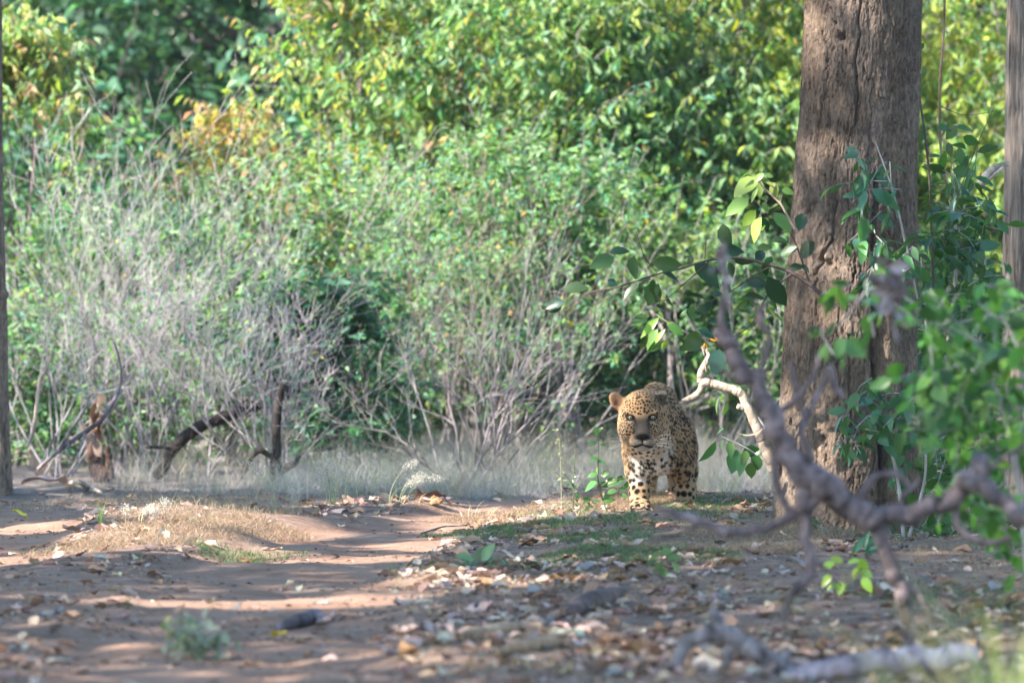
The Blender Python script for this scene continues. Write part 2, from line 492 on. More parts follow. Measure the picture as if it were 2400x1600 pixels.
shrub('leafy_shrub', 'bright lemon-green tall shrub left of the big trunk', 1680, 51.6, 3.9, 1.75, [G_YEL, G_PALE, G_MID], [6, 3, 2], 900, .088, 8, group=GP, top=([G_YEL, (.27, .27, .04)], [2, 3]))
shrub('leafy_shrub', 'mid green shrub just left of the big trunk, lower than its neighbours', 1800, 51.0, 2.25, 1.3, [G_MID, G_PALE, G_YEL], [4, 3, 2], 600, .085, 9, group=GP)
shrub('leafy_shrub', 'sunlit yellow-green shrub between the big trunk and the slim pale trunk', 2240, 52.5, 3.9, 1.9, [G_YEL, G_PALE, (.27, .27, .04)], [5, 2, 4], 950, .088, 10, group=GP)
shrub('leafy_shrub', 'green shrub standing behind the big trunk', 2010, 51.5, 3.4, 1.5, [G_MID, G_YEL], [2, 2], 500, .10, 11, group=GP)
shrub('leafy_shrub', 'yellow-green shrub at the right edge behind the slim pale trunk', 2440, 51.5, 3.2, 1.4, [G_MID, G_YEL, G_PALE], [2, 3, 2], 450, .10, 12, group=GP)
shrub('leafy_shrub', 'pale yellow shrub whose top leaves the picture above the centre', 1010, 53.5, 4.6, 2.0, [G_YEL, G_PALE, PEACH], [5, 3, .6], 750, .085, 13, group=GP)
shrub('leafy_shrub', 'yellow-green shrub with hanging leaves at the top right of centre', 1290, 53.8, 4.5, 1.5, [G_YEL, G_PALE, G_MID], [5, 3, 2], 620, .085, 14, group=GP)

UP = 'low undergrowth bushes at the foot of the shrubs'
for px, Y, h, w, pal, wt, n, ll, sd, lab in (
    (90, 47.4, 1.25, 1.2, [G_MID, G_BLUE, G_PALE], [3, 3, 2], 300, .07, 21, 'low green bush beside the thin trunk on the left'),
    (280, 47.8, .95, 1.1, [G_DARK, G_MID], [3, 3], 240, .06, 22, 'dark low bush behind the leaf-covered stump'),
    (520, 47.6, 1.0, 1.2, [G_MID, G_PALE, G_BLUE], [4, 2, 2], 280, .065, 23, 'low green bush seen beneath the leaning dark log'),
    (780, 46.6, .98, .85, [G_DARK, G_BLUE], [4, 3], 300, .10, 24, 'dark glossy bush with narrow leaves right of the leaning log'),
    (950, 47.2, 1.1, 1.0, [G_YEL, G_MID, G_PALE, YEL], [3, 3, 2, .4], 260, .06, 25, 'olive green low bush with a few yellow leaves in the middle'),
    (1180, 47.9, 1.0, 1.2, [G_MID, G_BLUE, G_PALE], [3, 3, 2], 280, .065, 26, 'low green bush behind the fan of bare stems'),
    (1420, 47.0, 1.0, .9, [G_DARK, G_BLUE, G_MID], [3, 3, 1], 260, .06, 27, 'dark green low bush left of the spotted cat'),
    (1600, 47.3, 1.25, 1.3, [G_MID, G_PALE, G_BLUE], [4, 2, 2], 340, .07, 28, 'fresh green low bush right behind the spotted cat'),
    (1790, 47.0, 1.2, 1.0, [G_MID, G_BLUE], [3, 3], 280, .07, 29, 'low green bush beside the foot of the big trunk'),
    (2120, 46.0, 1.3, 1.4, [G_MID, G_DARK], [3, 3], 300, .07, 30, 'low bush behind the big trunk on its right'),
    (2350, 46.5, .7, 1.2, [G_MID, G_PALE, BROWN], [3, 3, 1], 200, .06, 31, 'low bush at the right edge beyond the slim trunk')):
    shrub('undergrowth_bush', lab, px, Y + (3.0 if 900 < px < 1900 else 0), h, w * 1.15, pal, wt, int(n * 1.5), ll, sd, .5, .0, .7, UP, (.7, .6, .6), 8, 9)

# ================================================================ the dark forest behind
def forest_tree(label, px, Y, h, cw, n, seed, trunk_r=.13, low=.22, pal=None, wts=None, ll=.16):
    rng = np.random.default_rng(seed)
    X0 = (px - 1200) / FPX * Y
    base = Vector((X0, Y, H1(X0, Y) - .05)); b = np.array(base)
    root = thing('forest_tree', label, 'tree', base, 'dark forest trees behind the shrubs')
    mt = MB()
    lean = rng.normal(0, .25, 2)
    tp = spline([(0, 0, 0), (lean[0] * .4, lean[1] * .4, h * .4), (lean[0], lean[1], h * .92)], 16)
    tube(mt, tp + b, np.linspace(trunk_r * 1.25, .03, 16), 10, (1, 1, 1), .06, rng)
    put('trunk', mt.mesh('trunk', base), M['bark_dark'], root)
    ml, mb = MB(), MB()
    br = []
    for i in range(16):
        f = rng.uniform(low + .05, .95); j = int(f * 15)
        a = rng.uniform(0, 6.28)
        grow(rng, tp[j], (math.cos(a), math.sin(a), .5), cw * .42 * (1.15 - .5 * f), trunk_r * .4 * (1.1 - f), 1, br, .8, (4, 6))
    for p_, r_, _ in br: tube(ml, p_ + b, r_, 4, (1, 1, 1), cap=False)
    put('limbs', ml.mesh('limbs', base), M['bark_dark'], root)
    k = n * 2
    u = rng.uniform(low, 1, k); prof = np.sqrt(np.clip(1 - ((u - .55) / .5) ** 2, .05, 1))
    ang = rng.uniform(0, 6.283, k); rad = np.sqrt(rng.uniform(.05, 1, k)) * prof * cw / 2
    q = np.stack([np.cos(ang) * rad, np.sin(ang) * rad, u * h], -1)
    dn = fbm(q[:, 0] * .9 + X0, q[:, 1] * .9, q[:, 2] * .9 + seed, 3)
    q = q[np.argsort(-(dn + rng.uniform(-.15, .15, k)))[:n]]
    d = np.stack([np.cos(rng.uniform(0, 6.28, n)), np.sin(rng.uniform(0, 6.28, n)), rng.uniform(-1.1, .1, n)], -1)
    ln = ll * rng.uniform(.6, 1.4, n)
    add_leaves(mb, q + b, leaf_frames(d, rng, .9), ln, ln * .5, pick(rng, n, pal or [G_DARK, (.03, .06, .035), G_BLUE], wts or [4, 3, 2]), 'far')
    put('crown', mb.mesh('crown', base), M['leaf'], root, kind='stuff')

rngF = np.random.default_rng(5)
spec = [(-150, 62, 8, 'at the far left edge'), (40, 64, 9, 'left of the dark gap at upper left'), (640, 61, 8.5, 'right of the dark gap at upper left'),
        (700, 66, 9, 'glimpsed above the peach-topped shrub'), (1190, 60, 9, 'with a mauve trunk showing at the top right of centre'),
        (1000, 67, 9, 'hidden behind the central shrubs'), (1480, 62, 9, 'in the small dark gap left of the lemon-green shrub'), (1835, 63, 9, 'with a mauve trunk beside the big trunk top'),
        (2080, 66, 9, 'behind the big trunk'), (2330, 60, 8.5, 'with a pale trunk beside the slim right trunk'), (2600, 64, 9, 'at the far right edge')]
for i, (px, Y, h, where) in enumerate(spec):
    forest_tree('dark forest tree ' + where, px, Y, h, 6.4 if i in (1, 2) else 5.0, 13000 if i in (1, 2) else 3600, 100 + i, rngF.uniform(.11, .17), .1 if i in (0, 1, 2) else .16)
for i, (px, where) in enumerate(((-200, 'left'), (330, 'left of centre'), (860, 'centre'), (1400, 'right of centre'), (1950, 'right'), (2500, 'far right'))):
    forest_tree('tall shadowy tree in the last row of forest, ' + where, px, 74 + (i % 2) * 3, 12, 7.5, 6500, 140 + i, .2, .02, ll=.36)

# ================================================================ bare shrubs in front of the leafy ones
def bare_shrub(label, px, py, Y, hgt, spread_deg, nst, seed, col=(1, 1, 1), depth=2, dirx=0, rad=.0095, kids=(5, 8), leaves=0):
    rng = np.random.default_rng(seed)
    X0 = (px - 1200) / FPX * Y
    base = Vector((X0, Y, H1(X0, Y))); b = np.array(base)
    root = thing('bare_shrub', label, 'shrub', base, 'leafless twiggy shrubs at the edge of the dry grass')
    tips = []
    for i in range(nst):
        a = R(rng.uniform(-1, 1) * spread_deg + dirx); a2 = R(rng.normal(0, spread_deg * .45))
        d = (math.sin(a), math.sin(a2) * .8, math.cos(a))
        out = grow(rng, (rng.normal(0, .09), rng.normal(0, .09), -.03), d, hgt * rng.uniform(.6, 1.1), rad * rng.uniform(.5, 1.1), depth, [], .66, kids, .3, .165, (.34, .62), 8, .2)
        mb = MB()
        tint = np.array(col) * rng.uniform(.75, 1.15)
        for p_, r_, dep in out:
            f = (.62 + .2 * (2 - dep)) 
            tube(mb, p_ + b, np.maximum(r_ * (.85 if dep == depth else .66), .0010), 5 if dep == depth else 3, tint * f, cap=False)
            if dep == 0: tips.append(p_[rng.integers(1, len(p_))])
        put('stem', mb.mesh('stem', base), M['twig'], root)
    if leaves:
        mb = MB(); t = np.array(tips); t = t[rng.integers(0, len(t), leaves)] + rng.normal(0, .02, (leaves, 3))
        d = rng.normal(0, 1, (leaves, 3)); d[:, 2] -= .5
        ln = rng.uniform(.02, .05, leaves)
        add_leaves(mb, t + b, leaf_frames(d, rng, .8), ln, ln * .6, pick(rng, leaves, [G_PALE, G_BLUE, G_MID, YEL], [3, 4, 3, .3]), 'far')
        put('sparse_leaves', mb.mesh('sparse_leaves', base), M['leaf'], root, kind='stuff')

LAV = (.97, .96, 1.04)
bare_shrub('bare grey shrub at far left with stems rising above the green', 150, 1080, 45.8, 1.8, 36, 11, 201, LAV, leaves=250, dirx=-4)
bare_shrub('tallest bare grey shrub on the left, pale stems in the sun at its top', 320, 1080, 46.2, 2.0, 28, 15, 202, (1.12, 1.07, 1.13), leaves=250)
bare_shrub('dense bare shrub between the leaf-covered stump and the leaning log', 440, 1080, 45.4, 1.5, 42, 12, 203, LAV, leaves=200)
bare_shrub('grey thicket of fine twigs growing over the upright dead stub', 645, 1090, 44.9, 1.35, 46, 16, 204, LAV, leaves=250)
bare_shrub('bare twigs mixed with small green leaves left of centre', 800, 1080, 47.6, 1.5, 34, 5, 205, (1.1, 1.05, 1.05), kids=(3, 5), leaves=1500)
bare_shrub('wide fan of bare stems in the middle standing in pale grass', 1115, 1110, 44.7, 1.35, 48, 21, 206, (.92, .88, .92), kids=(4, 6), leaves=250, rad=.0125)
bare_shrub('reddish stemmed bare shrub rising behind the middle fan of stems', 1070, 1080, 47.4, 1.7, 22, 6, 207, (.75, .6, .58), leaves=1600)
bare_shrub('thin bare wands leaning right behind the leafy twig', 1260, 1090, 47.2, 1.7, 16, 6, 208, (1.15, 1.1, 1.1), dirx=28, kids=(1, 3), leaves=900)
bare_shrub('pale bare wands beside the big trunk', 1690, 1080, 46.8, 1.7, 18, 6, 209, (1.1, 1.05, 1.05), kids=(2, 4), leaves=500)
# leafy sprays grown up through and in front of the bare stems
SP = 'leafy sprays among the bare stems'
for px, Y, h, w, n, ll, sd, pal, wt, lab in ((210, 49.0, 1.7, 1.3, 240, .05, 401, [G_BLUE, G_MID, G_PALE], [3, 3, 3], 'fine pale green spray among the bare stems at far left'), (560, 48.8, 1.75, 1.5, 330, .05, 402, [G_PALE, G_BLUE, G_MID], [4, 3, 2], 'fine light green spray above the leaning log'),
                                 (850, 49.0, 1.95, 1.5, 380, .055, 403, [G_PALE, G_MID, G_BLUE, YEL], [4, 3, 2, .3], 'fine light green spray left of the middle fan of stems'), (1090, 49.8, 1.9, 1.5, 360, .06, 404, [G_MID, G_PALE, G_BLUE, ORANGE], [4, 3, 2, .3], 'green spray rising behind the middle fan of stems'),
                                 (1360, 49.6, 1.75, 1.4, 340, .06, 405, [G_PALE, G_MID, G_BLUE], [3, 3, 3], 'green spray behind the long leafy twig'), (1600, 49.6, 1.5, 1.2, 300, .06, 406, [G_PALE, G_MID, G_YEL], [3, 3, 1], 'light green spray left of the big trunk')):
    shrub('leafy_spray', lab, px, Y, h, w, pal, wt, n, ll, sd, .4, .15, .6, SP, (.8, .75, .75), 10, 12)
# low thicket farther back closes the view under the shrubs
TH = 'low thicket bushes at the forest edge'
for i in range(13):
    shrub('thicket_bush', 'dim low bush at the forest edge, ' + ['first', 'second', 'third', 'fourth', 'fifth', 'sixth', 'seventh', 'eighth', 'ninth', 'tenth', 'eleventh', 'twelfth', 'thirteenth'][i] + ' from the left', -60 + i * 215, 55.5 + (i % 3) * .8, 1.9 + .3 * math.sin(i * 1.7), 2.0, [G_DARK, G_MID, G_BLUE], [3, 2, 2], 210, .12, 430 + i, .5, .02, .6, TH, (.6, .5, .5), 6, 9)
# ================================================================ big tree
def big_tree():
    Y0 = 36.4
    rng = np.random.default_rng(42)
    sc = Y0 / FPX
    rows = [(-2400, 2060, 105), (-900, 2040, 122), (-300, 2030, 128), (0, 2023, 133), (300, 2013, 138), (620, 1998, 149), (800, 1996, 156), (1000, 1992, 165), (1130, 1990, 171), (1230, 1988, 178), (1300, 1988, 188)]
    rows = [(CAMH - (y - HOR) * sc, (c - 1200) * sc, r * sc) for y, c, r in rows][::-1]
    zz = np.array([r[0] for r in rows]); cc = np.array([r[1] for r in rows]); rr = np.array([r[2] for r in rows])
    base = Vector((cc[0], Y0, H1(cc[0], Y0)))
    root = thing('big_tree', 'massive brown-barked tree right of the spotted cat', 'tree', base)
    z = np.concatenate([np.linspace(-.15, 2.75, 640), np.linspace(2.78, 7.0, 90)]); n = len(z)
    th = np.concatenate([np.linspace(-1.75, 1.75, 330), np.linspace(1.79, 2 * math.pi - 1.79, 50)]); K = len(th)
    Zg, T = np.meshgrid(z, th, indexing='ij')
    cx = np.interp(Zg, zz, cc); r = np.interp(Zg, zz, rr)
    # angle 0 faces the camera, grows to the right
    dx, dy = np.sin(T), -np.cos(T)
    fl = np.exp(-np.clip(Zg, 0, 9) / .32)
    lob = .35 * np.cos(T * 3 + 2.2) + .3 * np.cos(T * 5 + .8)
    r = r * (1 + fl * .14 * lob + .02 * np.cos(2 * T + Zg * .6) + .012 * np.cos(3 * T - Zg))
    # deep crease that splits the lower trunk on its right
    cre = .42 + .06 * np.sin(Zg * 5)
    r = r - .07 * np.exp(-((T - cre) / .10) ** 2) * (1 - smooth(.75, 1.35, Zg))
    # bark: long fissures, flaky plates, small grain
    su = T * .3
    w1 = fbm(su * 9, Zg * 2.2, 3, 4)
    fis = np.abs(fbm(su * 15 + .5 * w1, Zg * 1.7 + .3 * w1, 8, 4))
    fisd = -.014 * (1 - smooth(0, .022, fis))
    fis2 = np.abs(fbm(su * 34 + w1, Zg * 7, 5, 3))
    fisd2 = -.008 * (1 - smooth(0, .05, fis2))
    plate = .006 * smooth(.0, .018, fbm(su * 13, Zg * 3.4, 20, 5)) + .0045 * smooth(.02, .035, fbm(su * 32, Zg * 8.5, 33, 4)) + .003 * smooth(.0, .03, fbm(su * 60, Zg * 16, 41, 3))
    rel = fisd + fisd2 + plate + .004 * fbm(su * 110, Zg * 60, 7, 3)
    px = 1200 + (cx + dx * r) / sc; py = HOR + (CAMH - Zg) / sc
    vis = np.cos(T) > .05
    def crack(pts, wid, dep):
        pts = np.array(pts, float)
        x = np.interp(py, pts[:, 1], pts[:, 0], left=-9e3, right=-9e3) + 5 * fbm(py * .04, py * .013, 3, 3)
        return np.where(vis, -dep * np.exp(-((px - x) / wid) ** 2), 0)
    for pts, wid, dep in (([(2014, -40), (2006, 60), (2010, 90), (1998, 140), (2001, 190), (2003, 240), (1998, 300)], 2.2, .025),
                          ([(1936, 100), (1938, 160), (1928, 220), (1914, 320), (1905, 420)], 1.9, .015),
                          ([(2046, 420), (2043, 520), (2036, 700), (2040, 860), (2052, 960), (2060, 1120)], 5, .04),
                          ([(1954, 470), (1946, 560), (1908, 640), (1905, 740)], 2.8, .02),
                          ([(1890, 560), (1884, 640), (1880, 730)], 2.2, .015),
                          ([(1985, 780), (1984, 900), (1990, 990), (1978, 1060)], 3, .02),
                          ([(1895, 700), (1905, 800), (1898, 900), (1910, 1010), (1906, 1150)], 2, .014)):
        rel = rel + crack(pts, wid, dep)
    for hx, hy, hw, hd in ((1967, 92, 8, .06), (1955, 58, 3, .02), (2052, 930, 20, .09), (1920, 612, 9, .035), (1938, 618, 8, .03)):
        rel = rel + np.where(vis, -hd * np.exp(-((px - hx) / hw) ** 2 - ((py - hy) / (hw * 1.25)) ** 2), 0)
    for hx, hy, hw, hd in ((1925, 395, 10, .02), (1930, 600, 12, .022), (1975, 540, 10, .016), (1905, 545, 14, .016)):
        rel = rel + np.where(vis, hd * np.exp(-((px - hx) / hw) ** 2 - ((py - hy) / (hw * 1.8)) ** 2), 0)
    fade = 1 - smooth(2.9, 3.4, Zg) * .4
    r = r + rel * fade
    v = np.stack([cx + dx * r, Y0 + dy * r, Zg], -1)
    i, j = np.meshgrid(np.arange(n - 1), np.arange(K), indexing='ij'); j2 = (j + 1) % K
    q = np.stack([i * K + j, i * K + j2, (i + 1) * K + j2, (i + 1) * K + j], -1).reshape(-1, 4)
    # colour: weathered grey outside, redder where flakes have fallen, dark inside cracks is left to the light
    red = smooth(.05, .3, fbm(su * 7 + 3, Zg * 2.5, 50, 4))[..., None]
    grey = smooth(-.1, .25, fbm(su * 12, Zg * 4, 61, 4))[..., None]
    col = np.array([.92, .9, .9]) * (1 - red) + np.array([1.0, .94, .88]) * red
    col = col * (.85 + .3 * grey)
    mb = MB(); mb.add(v.reshape(-1, 3), q, None, col.reshape(-1, 3))
    put('trunk', mb.mesh('trunk', base), M['bark'], root)
    # limbs and crown above the picture
    top = np.array([np.interp(7.0, zz, cc), Y0, 6.9])
    ml = MB(); br = []
    for k in range(6):
        a = k * 1.05 + .4
        grow(rng, top - (0, 0, .25), (math.cos(a) * .8, math.sin(a) * .8, 1.0), 3.6, .16, 2, br, .7, (4, 6), .3, .12)
    for p_, r_, dep in br: tube(ml, p_, r_, 7 if dep == 2 else 4, (1, 1, 1), cap=False)
    put('limbs', ml.mesh('limbs', base), M['bark'], root)
    tips = np.concatenate([p_[2:] for p_, r_, dep in br if dep == 0])
    N = 9000
    q = tips[rng.integers(0, len(tips), N)] + rng.normal(0, .28, (N, 3))
    q = q[q[:, 2] > 7.4]; N = len(q)
    d = rng.normal(0, 1, (N, 3)); d[:, 2] -= .4
    ln = rng.uniform(.1, .2, N); mc = MB()
    add_leaves(mc, q, leaf_frames(d, rng, .8), ln, ln * .5, pick(rng, N, [G_MID, G_DARK], [3, 2]), 'far')
    put('crown', mc.mesh('crown', base), M['leaf'], root, kind='stuff')
big_tree()

def slim_tree(label, rows, Y, seed, mat, knots=(), stub=None):
    """trunk given by (picture row, centre, half width)"""
    rng = np.random.default_rng(seed)
    sc = Y / FPX
    rows = [(CAMH - (y - HOR) * sc, (c - 1200) * sc, w * sc) for y, c, w in rows][::-1]
    zz, cc, rr = (np.array([r[i] for r in rows]) for i in range(3))
    base = Vector((cc[0], Y, H1(cc[0], Y)))
    root = thing('slim_tree', label, 'tree', base)
    K, n = 90, 520
    z = np.linspace(-.1, 5.2, n); th = np.arange(K) * 2 * math.pi / K
    Zg, T = np.meshgrid(z, th, indexing='ij')
    cx, r = np.interp(Zg, zz, cc), np.interp(Zg, zz, rr)
    r = r * (1 + .06 * np.cos(2 * T + Zg * 1.3) + .3 * np.exp(-np.clip(Zg, 0, 9) / .12))
    rel = -.010 * (1 - smooth(0, .07, np.abs(fbm(T * 4.2 + .2 * fbm(T, Zg * 2, 2), Zg * 1.3, 6 + seed, 4)))) + .004 * fbm(T * 7, Zg * 18, 2, 3)
    for kz, kt in knots:
        rel = rel + .028 * np.exp(-((Zg - kz) / .022) ** 2 - ((T - kt) / .3) ** 2) - .02 * np.exp(-((Zg - kz) / .01) ** 2 - ((T - kt) / .12) ** 2)
    r = r + rel
    v = np.stack([cx + np.sin(T) * r, Y - np.cos(T) * r, Zg], -1)
    i, j = np.meshgrid(np.arange(n - 1), np.arange(K), indexing='ij'); j2 = (j + 1) % K
    mb = MB(); mb.add(v.reshape(-1, 3), np.stack([i * K + j, i * K + j2, (i + 1) * K + j2, (i + 1) * K + j], -1).reshape(-1, 4))
    put('trunk', mb.mesh('trunk', base), mat, root)
    ml, br = MB(), []
    for k in range(5):
        a = k * 1.26 + seed
        grow(rng, (cc[-1], Y, 4.9), (math.cos(a) * .7, math.sin(a) * .7, 1), 1.9, .05, 1, br, .7, (4, 6), .3, .12)
    for p_, r_, dep in br: tube(ml, p_, r_, 4, cap=False)
    put('limbs', ml.mesh('limbs', base), mat, root)
    tips = np.concatenate([p_[1:] for p_, r_, dep in br]); N = 2200
    q = tips[rng.integers(0, len(tips), N)] + rng.normal(0, .25, (N, 3)); d = rng.normal(0, 1, (N, 3)); d[:, 2] -= .4
    ln = rng.uniform(.09, .16, N); mc = MB()
    add_leaves(mc, q, leaf_frames(d, rng, .8), ln, ln * .5, pick(rng, N, [G_MID, G_DARK], [3, 2]), 'far')
    put('crown', mc.mesh('crown', base), M['leaf'], root, kind='stuff')
    return root

slim_tree('slim grey fibrous trunk with knots at the right edge', [(-700, 2405, 34), (0, 2396, 34), (330, 2392, 36), (620, 2384, 34), (800, 2388, 34), (1000, 2396, 36), (1180, 2402, 40)], 38.5, 3, M['pale_trunk'],
          knots=[(CAMH - (y - HOR) * 38.5 / FPX, t) for y, t in ((48, -1.2), (130, -.2), (305, -.5), (345, -1.3), (480, -1.4), (430, -.3), (590, -.8))])
slim_tree('thin dark brown trunk cut off by the left edge', [(-700, -22, 24), (0, -20, 24), (420, -20, 26), (680, -16, 30), (760, -12, 30), (900, -8, 28), (1080, -4, 30)], 41.8, 5, M['bark'],
          knots=[(CAMH - (y - HOR) * 41.8 / FPX, t) for y, t in ((710, .9), (690, 1.3))])
# ================================================================ leopard
def build_leopard():
    LX, LY = (1545 - 1200) / FPX * 40.0, 40.0
    g0 = ground_at(1500, 1192); LY = g0.y; LX = (1545 - 1200) / FPX * LY
    base = Vector((LX, LY, g0.z - .012))
    step = .0042
    lo = np.array([-.34, -.60, -.03]); hi = np.array([.36, 1.72, .72])
    dim = np.ceil((hi - lo) / step).astype(int) + 1
    F = np.full(dim, .5, np.float32)
    ax = [lo[i] + np.arange(dim[i]) * step for i in range(3)]

    def window(c0, c1, pad):
        a = np.maximum(np.floor((np.minimum(c0, c1) - pad - lo) / step).astype(int), 0)
        b = np.minimum(np.ceil((np.maximum(c0, c1) + pad - lo) / step).astype(int) + 1, dim)
        sl = tuple(slice(a[i], b[i]) for i in range(3))
        g = np.meshgrid(*[ax[i][a[i]:b[i]] for i in range(3)], indexing='ij')
        return sl, [q.astype(np.float32) for q in g]
    def blend(sl, d, k, sub=False):
        f = F[sl]
        if sub:
            h = np.clip(.5 - .5 * (f + d) / k, 0, 1)
            F[sl] = f * (1 - h) - d * h + k * h * (1 - h)
        else:
            h = np.clip(.5 + .5 * (f - d) / k, 0, 1)
            F[sl] = f * (1 - h) + d * h - k * h * (1 - h)
    def ell(c, r, k=.03, rot=(0, 0, 0), sub=False):
        c = np.array(c, float); r = np.array(r, float)
        sl, (x, y, z) = window(c, c, r.max() + k * 2 + .03)
        p = np.stack([x - c[0], y - c[1], z - c[2]], -1)
        if any(rot):
            m = np.array(Matrix.Rotation(rot[2], 3, 'Z') @ Matrix.Rotation(rot[1], 3, 'Y') @ Matrix.Rotation(rot[0], 3, 'X'), np.float32)
            p = p @ m
        q = p / r.astype(np.float32)
        l0 = np.sqrt((q ** 2).sum(-1)); l1 = np.sqrt(((q / r) ** 2).sum(-1)) + 1e-6
        blend(sl, l0 * (l0 - 1) / l1, k, sub)
    def cap(a, b, ra, rb, k=.03):
        a, b = np.array(a, float), np.array(b, float)
        sl, (x, y, z) = window(a, b, max(ra, rb) + k * 2 + .03)
        ba = b - a
        h = np.clip(((x - a[0]) * ba[0] + (y - a[1]) * ba[1] + (z - a[2]) * ba[2]) / (ba @ ba), 0, 1)
        d = np.sqrt((x - a[0] - ba[0] * h) ** 2 + (y - a[1] - ba[1] * h) ** 2 + (z - a[2] - ba[2] * h) ** 2) - (ra + (rb - ra) * h)
        blend(sl, d, k)
    def chain(pts, k=.03):
        for (p, r), (q, s) in zip(pts[:-1], pts[1:]): cap(p, q, r, s, k)

    # trunk of the body
    cap((.005, .10, .375), (.012, .45, .375), .150, .150, .05)
    cap((.012, .45, .37), (.03, .82, .40), .152, .14, .05)
    ell((.035, .88, .40), (.135, .18, .16), .05)
    ell((-.014, .12, .50), (.096, .20, .152), .05)          # shoulder hump
    ell((.005, .03, .345), (.156, .18, .150), .05)          # chest
    ell((.112, .07, .31), (.078, .14, .175), .05)            # left shoulder
    ell((-.095, .03, .31), (.080, .13, .17), .05)           # right shoulder
    ell((-.005, -.06, .292), (.120, .12, .098), .05)
    ell((-.075, -.13, .535), (.105, .15, .080), .05)          # brisket
    cap((-.012, .02, .455), (-.09, -.22, .475), .132, .112, .06)
    ell((-.105, -.20, .375), (.088, .10, .095), .05)   # neck
    cap((-.015, -.05, .36), (-.09, -.27, .41), .12, .09, .06)      # throat
    # front legs
    chain([((-.095, .02, .30), .082), ((-.102, .06, .205), .060), ((-.100, .00, .10), .045), ((-.098, -.02, .04), .042)], .035)
    ell((-.098, -.05, .027), (.051, .072, .034), .025)
    chain([((.11, .09, .30), .082), ((.134, .15, .20), .060), ((.138, .10, .10), .046), ((.136, .09, .04), .043)], .035)
    ell((.135, .06, .027), (.051, .072, .034), .025)
    for fx, fy in ((-.098, -.05), (.135, .06)):
        for i, o in enumerate((-.036, -.013, .013, .036)): ell((fx + o, fy - .055 - (.012 if i in (1, 2) else 0), .021), (.0155, .026, .021), .006)
    # hind legs
    chain([((-.03, .84, .37), .12), ((-.05, .70, .26), .08), ((-.03, .90, .17), .04), ((-.035, .83, .05), .036)], .03)
    ell((-.035, .79, .026), (.05, .07, .034), .02)
    chain([((.09, .88, .37), .115), ((.115, .77, .25), .075), ((.10, .99, .17), .04), ((.10, .95, .05), .036)], .03)
    ell((.10, .91, .026), (.05, .07, .034), .02)
    # tail
    chain([((.045, 1.02, .43), .045), ((.08, 1.12, .34), .034), ((.15, 1.22, .20), .029), ((.17, 1.36, .12), .027), ((.19, 1.50, .13), .025), ((.2, 1.60, .19), .021)], .02)
    # head
    hx = -.098
    ell((hx - .003, -.285, .513), (.094, .128, .106), .04)
    ell((hx - .050, -.375, .425), (.050, .060, .052), .03)
    ell((hx + .047, -.375, .425), (.044, .058, .050), .03)
    ell((hx, -.340, .552), (.074, .072, .055), .03)          # brow
    ell((hx - .060, -.30, .437), (.056, .09, .074), .035)   # cheeks
    ell((hx + .055, -.30, .437), (.053, .085, .072), .035)
    cap((hx, -.37, .505), (hx + .005, -.462, .402), .046, .036, .03)   # nose bridge
    ell((hx - .020, -.448, .368), (.039, .048, .031), .022)   # whisker pads
    ell((hx + .031, -.448, .368), (.039, .048, .031), .022)
    ell((.052, .13, .555), (.034, .10, .060), .04)
    ell((hx + .005, -.425, .340), (.040, .048, .024), .016)   # chin
    ell((hx + .006, -.484, .390), (.033, .018, .0165), .010)  # nose pad
    ell((hx - .013, -.502, .388), (.006, .008, .005), .004, sub=True)
    ell((hx + .025, -.502, .388), (.006, .008, .005), .004, sub=True)
    for sx, ex in ((-1, -.152), (1, -.041)):
        ell((ex + sx * .002, -.380, .5065), (.030, .026, .010), .03, (0, sx * R(-14), 0))            # brow ridge
        ell((ex, -.417, .4845), (.0180, .024, .0080), .006, (0, sx * R(-13), 0), sub=True)    # socket
    # mouth line
    for a, b in (((hx + .005, -.500, .372), (hx + .005, -.497, .355)), ((hx + .005, -.494, .352), (hx - .036, -.478, .338)), ((hx + .005, -.494, .352), (hx + .046, -.478, .338))):
        for t in np.linspace(0, 1, 7): ell(np.array(a) * (1 - t) + np.array(b) * t, (.0055, .012, .0042), .004, sub=True)
    # ears: the right one opens towards us, the left one is turned back
    ell((-.214, -.255, .562), (.037, .013, .055), .02, (0, R(-40), R(14)))
    ell((-.217, -.270, .568), (.025, .010, .040), .008, (0, R(-40), R(14)), sub=True)
    ell((.004, -.235, .583), (.027, .024, .036), .014, (R(20), R(40), R(50)))
    ell((.016, -.258, .595), (.013, .020, .024), .008, (R(20), R(40), R(50)), sub=True)

    # ---- surface nets
    ins = F < 0
    c = [F[i:dim[0] - 1 + i, j:dim[1] - 1 + j, k:dim[2] - 1 + k] for i in (0, 1) for j in (0, 1) for k in (0, 1)]
    offs = [(i, j, k) for i in (0, 1) for j in (0, 1) for k in (0, 1)]
    cnt = sum((q < 0).astype(np.int8) for q in c)
    act = (cnt > 0) & (cnt < 8)
    idx = np.full(act.shape, -1, np.int64)
    cells = np.argwhere(act); idx[act] = np.arange(len(cells))
    vals = np.stack([q[act] for q in c], -1)
    acc = np.zeros((len(cells), 3)); num = np.zeros(len(cells))
    for a in range(8):
        for b in range(a + 1, 8):
            da = np.array(offs[b]) - np.array(offs[a])
            if np.abs(da).sum() != 1: continue
            va, vb = vals[:, a], vals[:, b]
            m = (va < 0) != (vb < 0)
            t = np.where(m, va / np.where(m, va - vb, 1), 0)
            acc += np.where(m[:, None], np.array(offs[a]) + t[:, None] * da, 0); num += m
    V = lo + (cells + acc / num[:, None]) * step
    quads = []
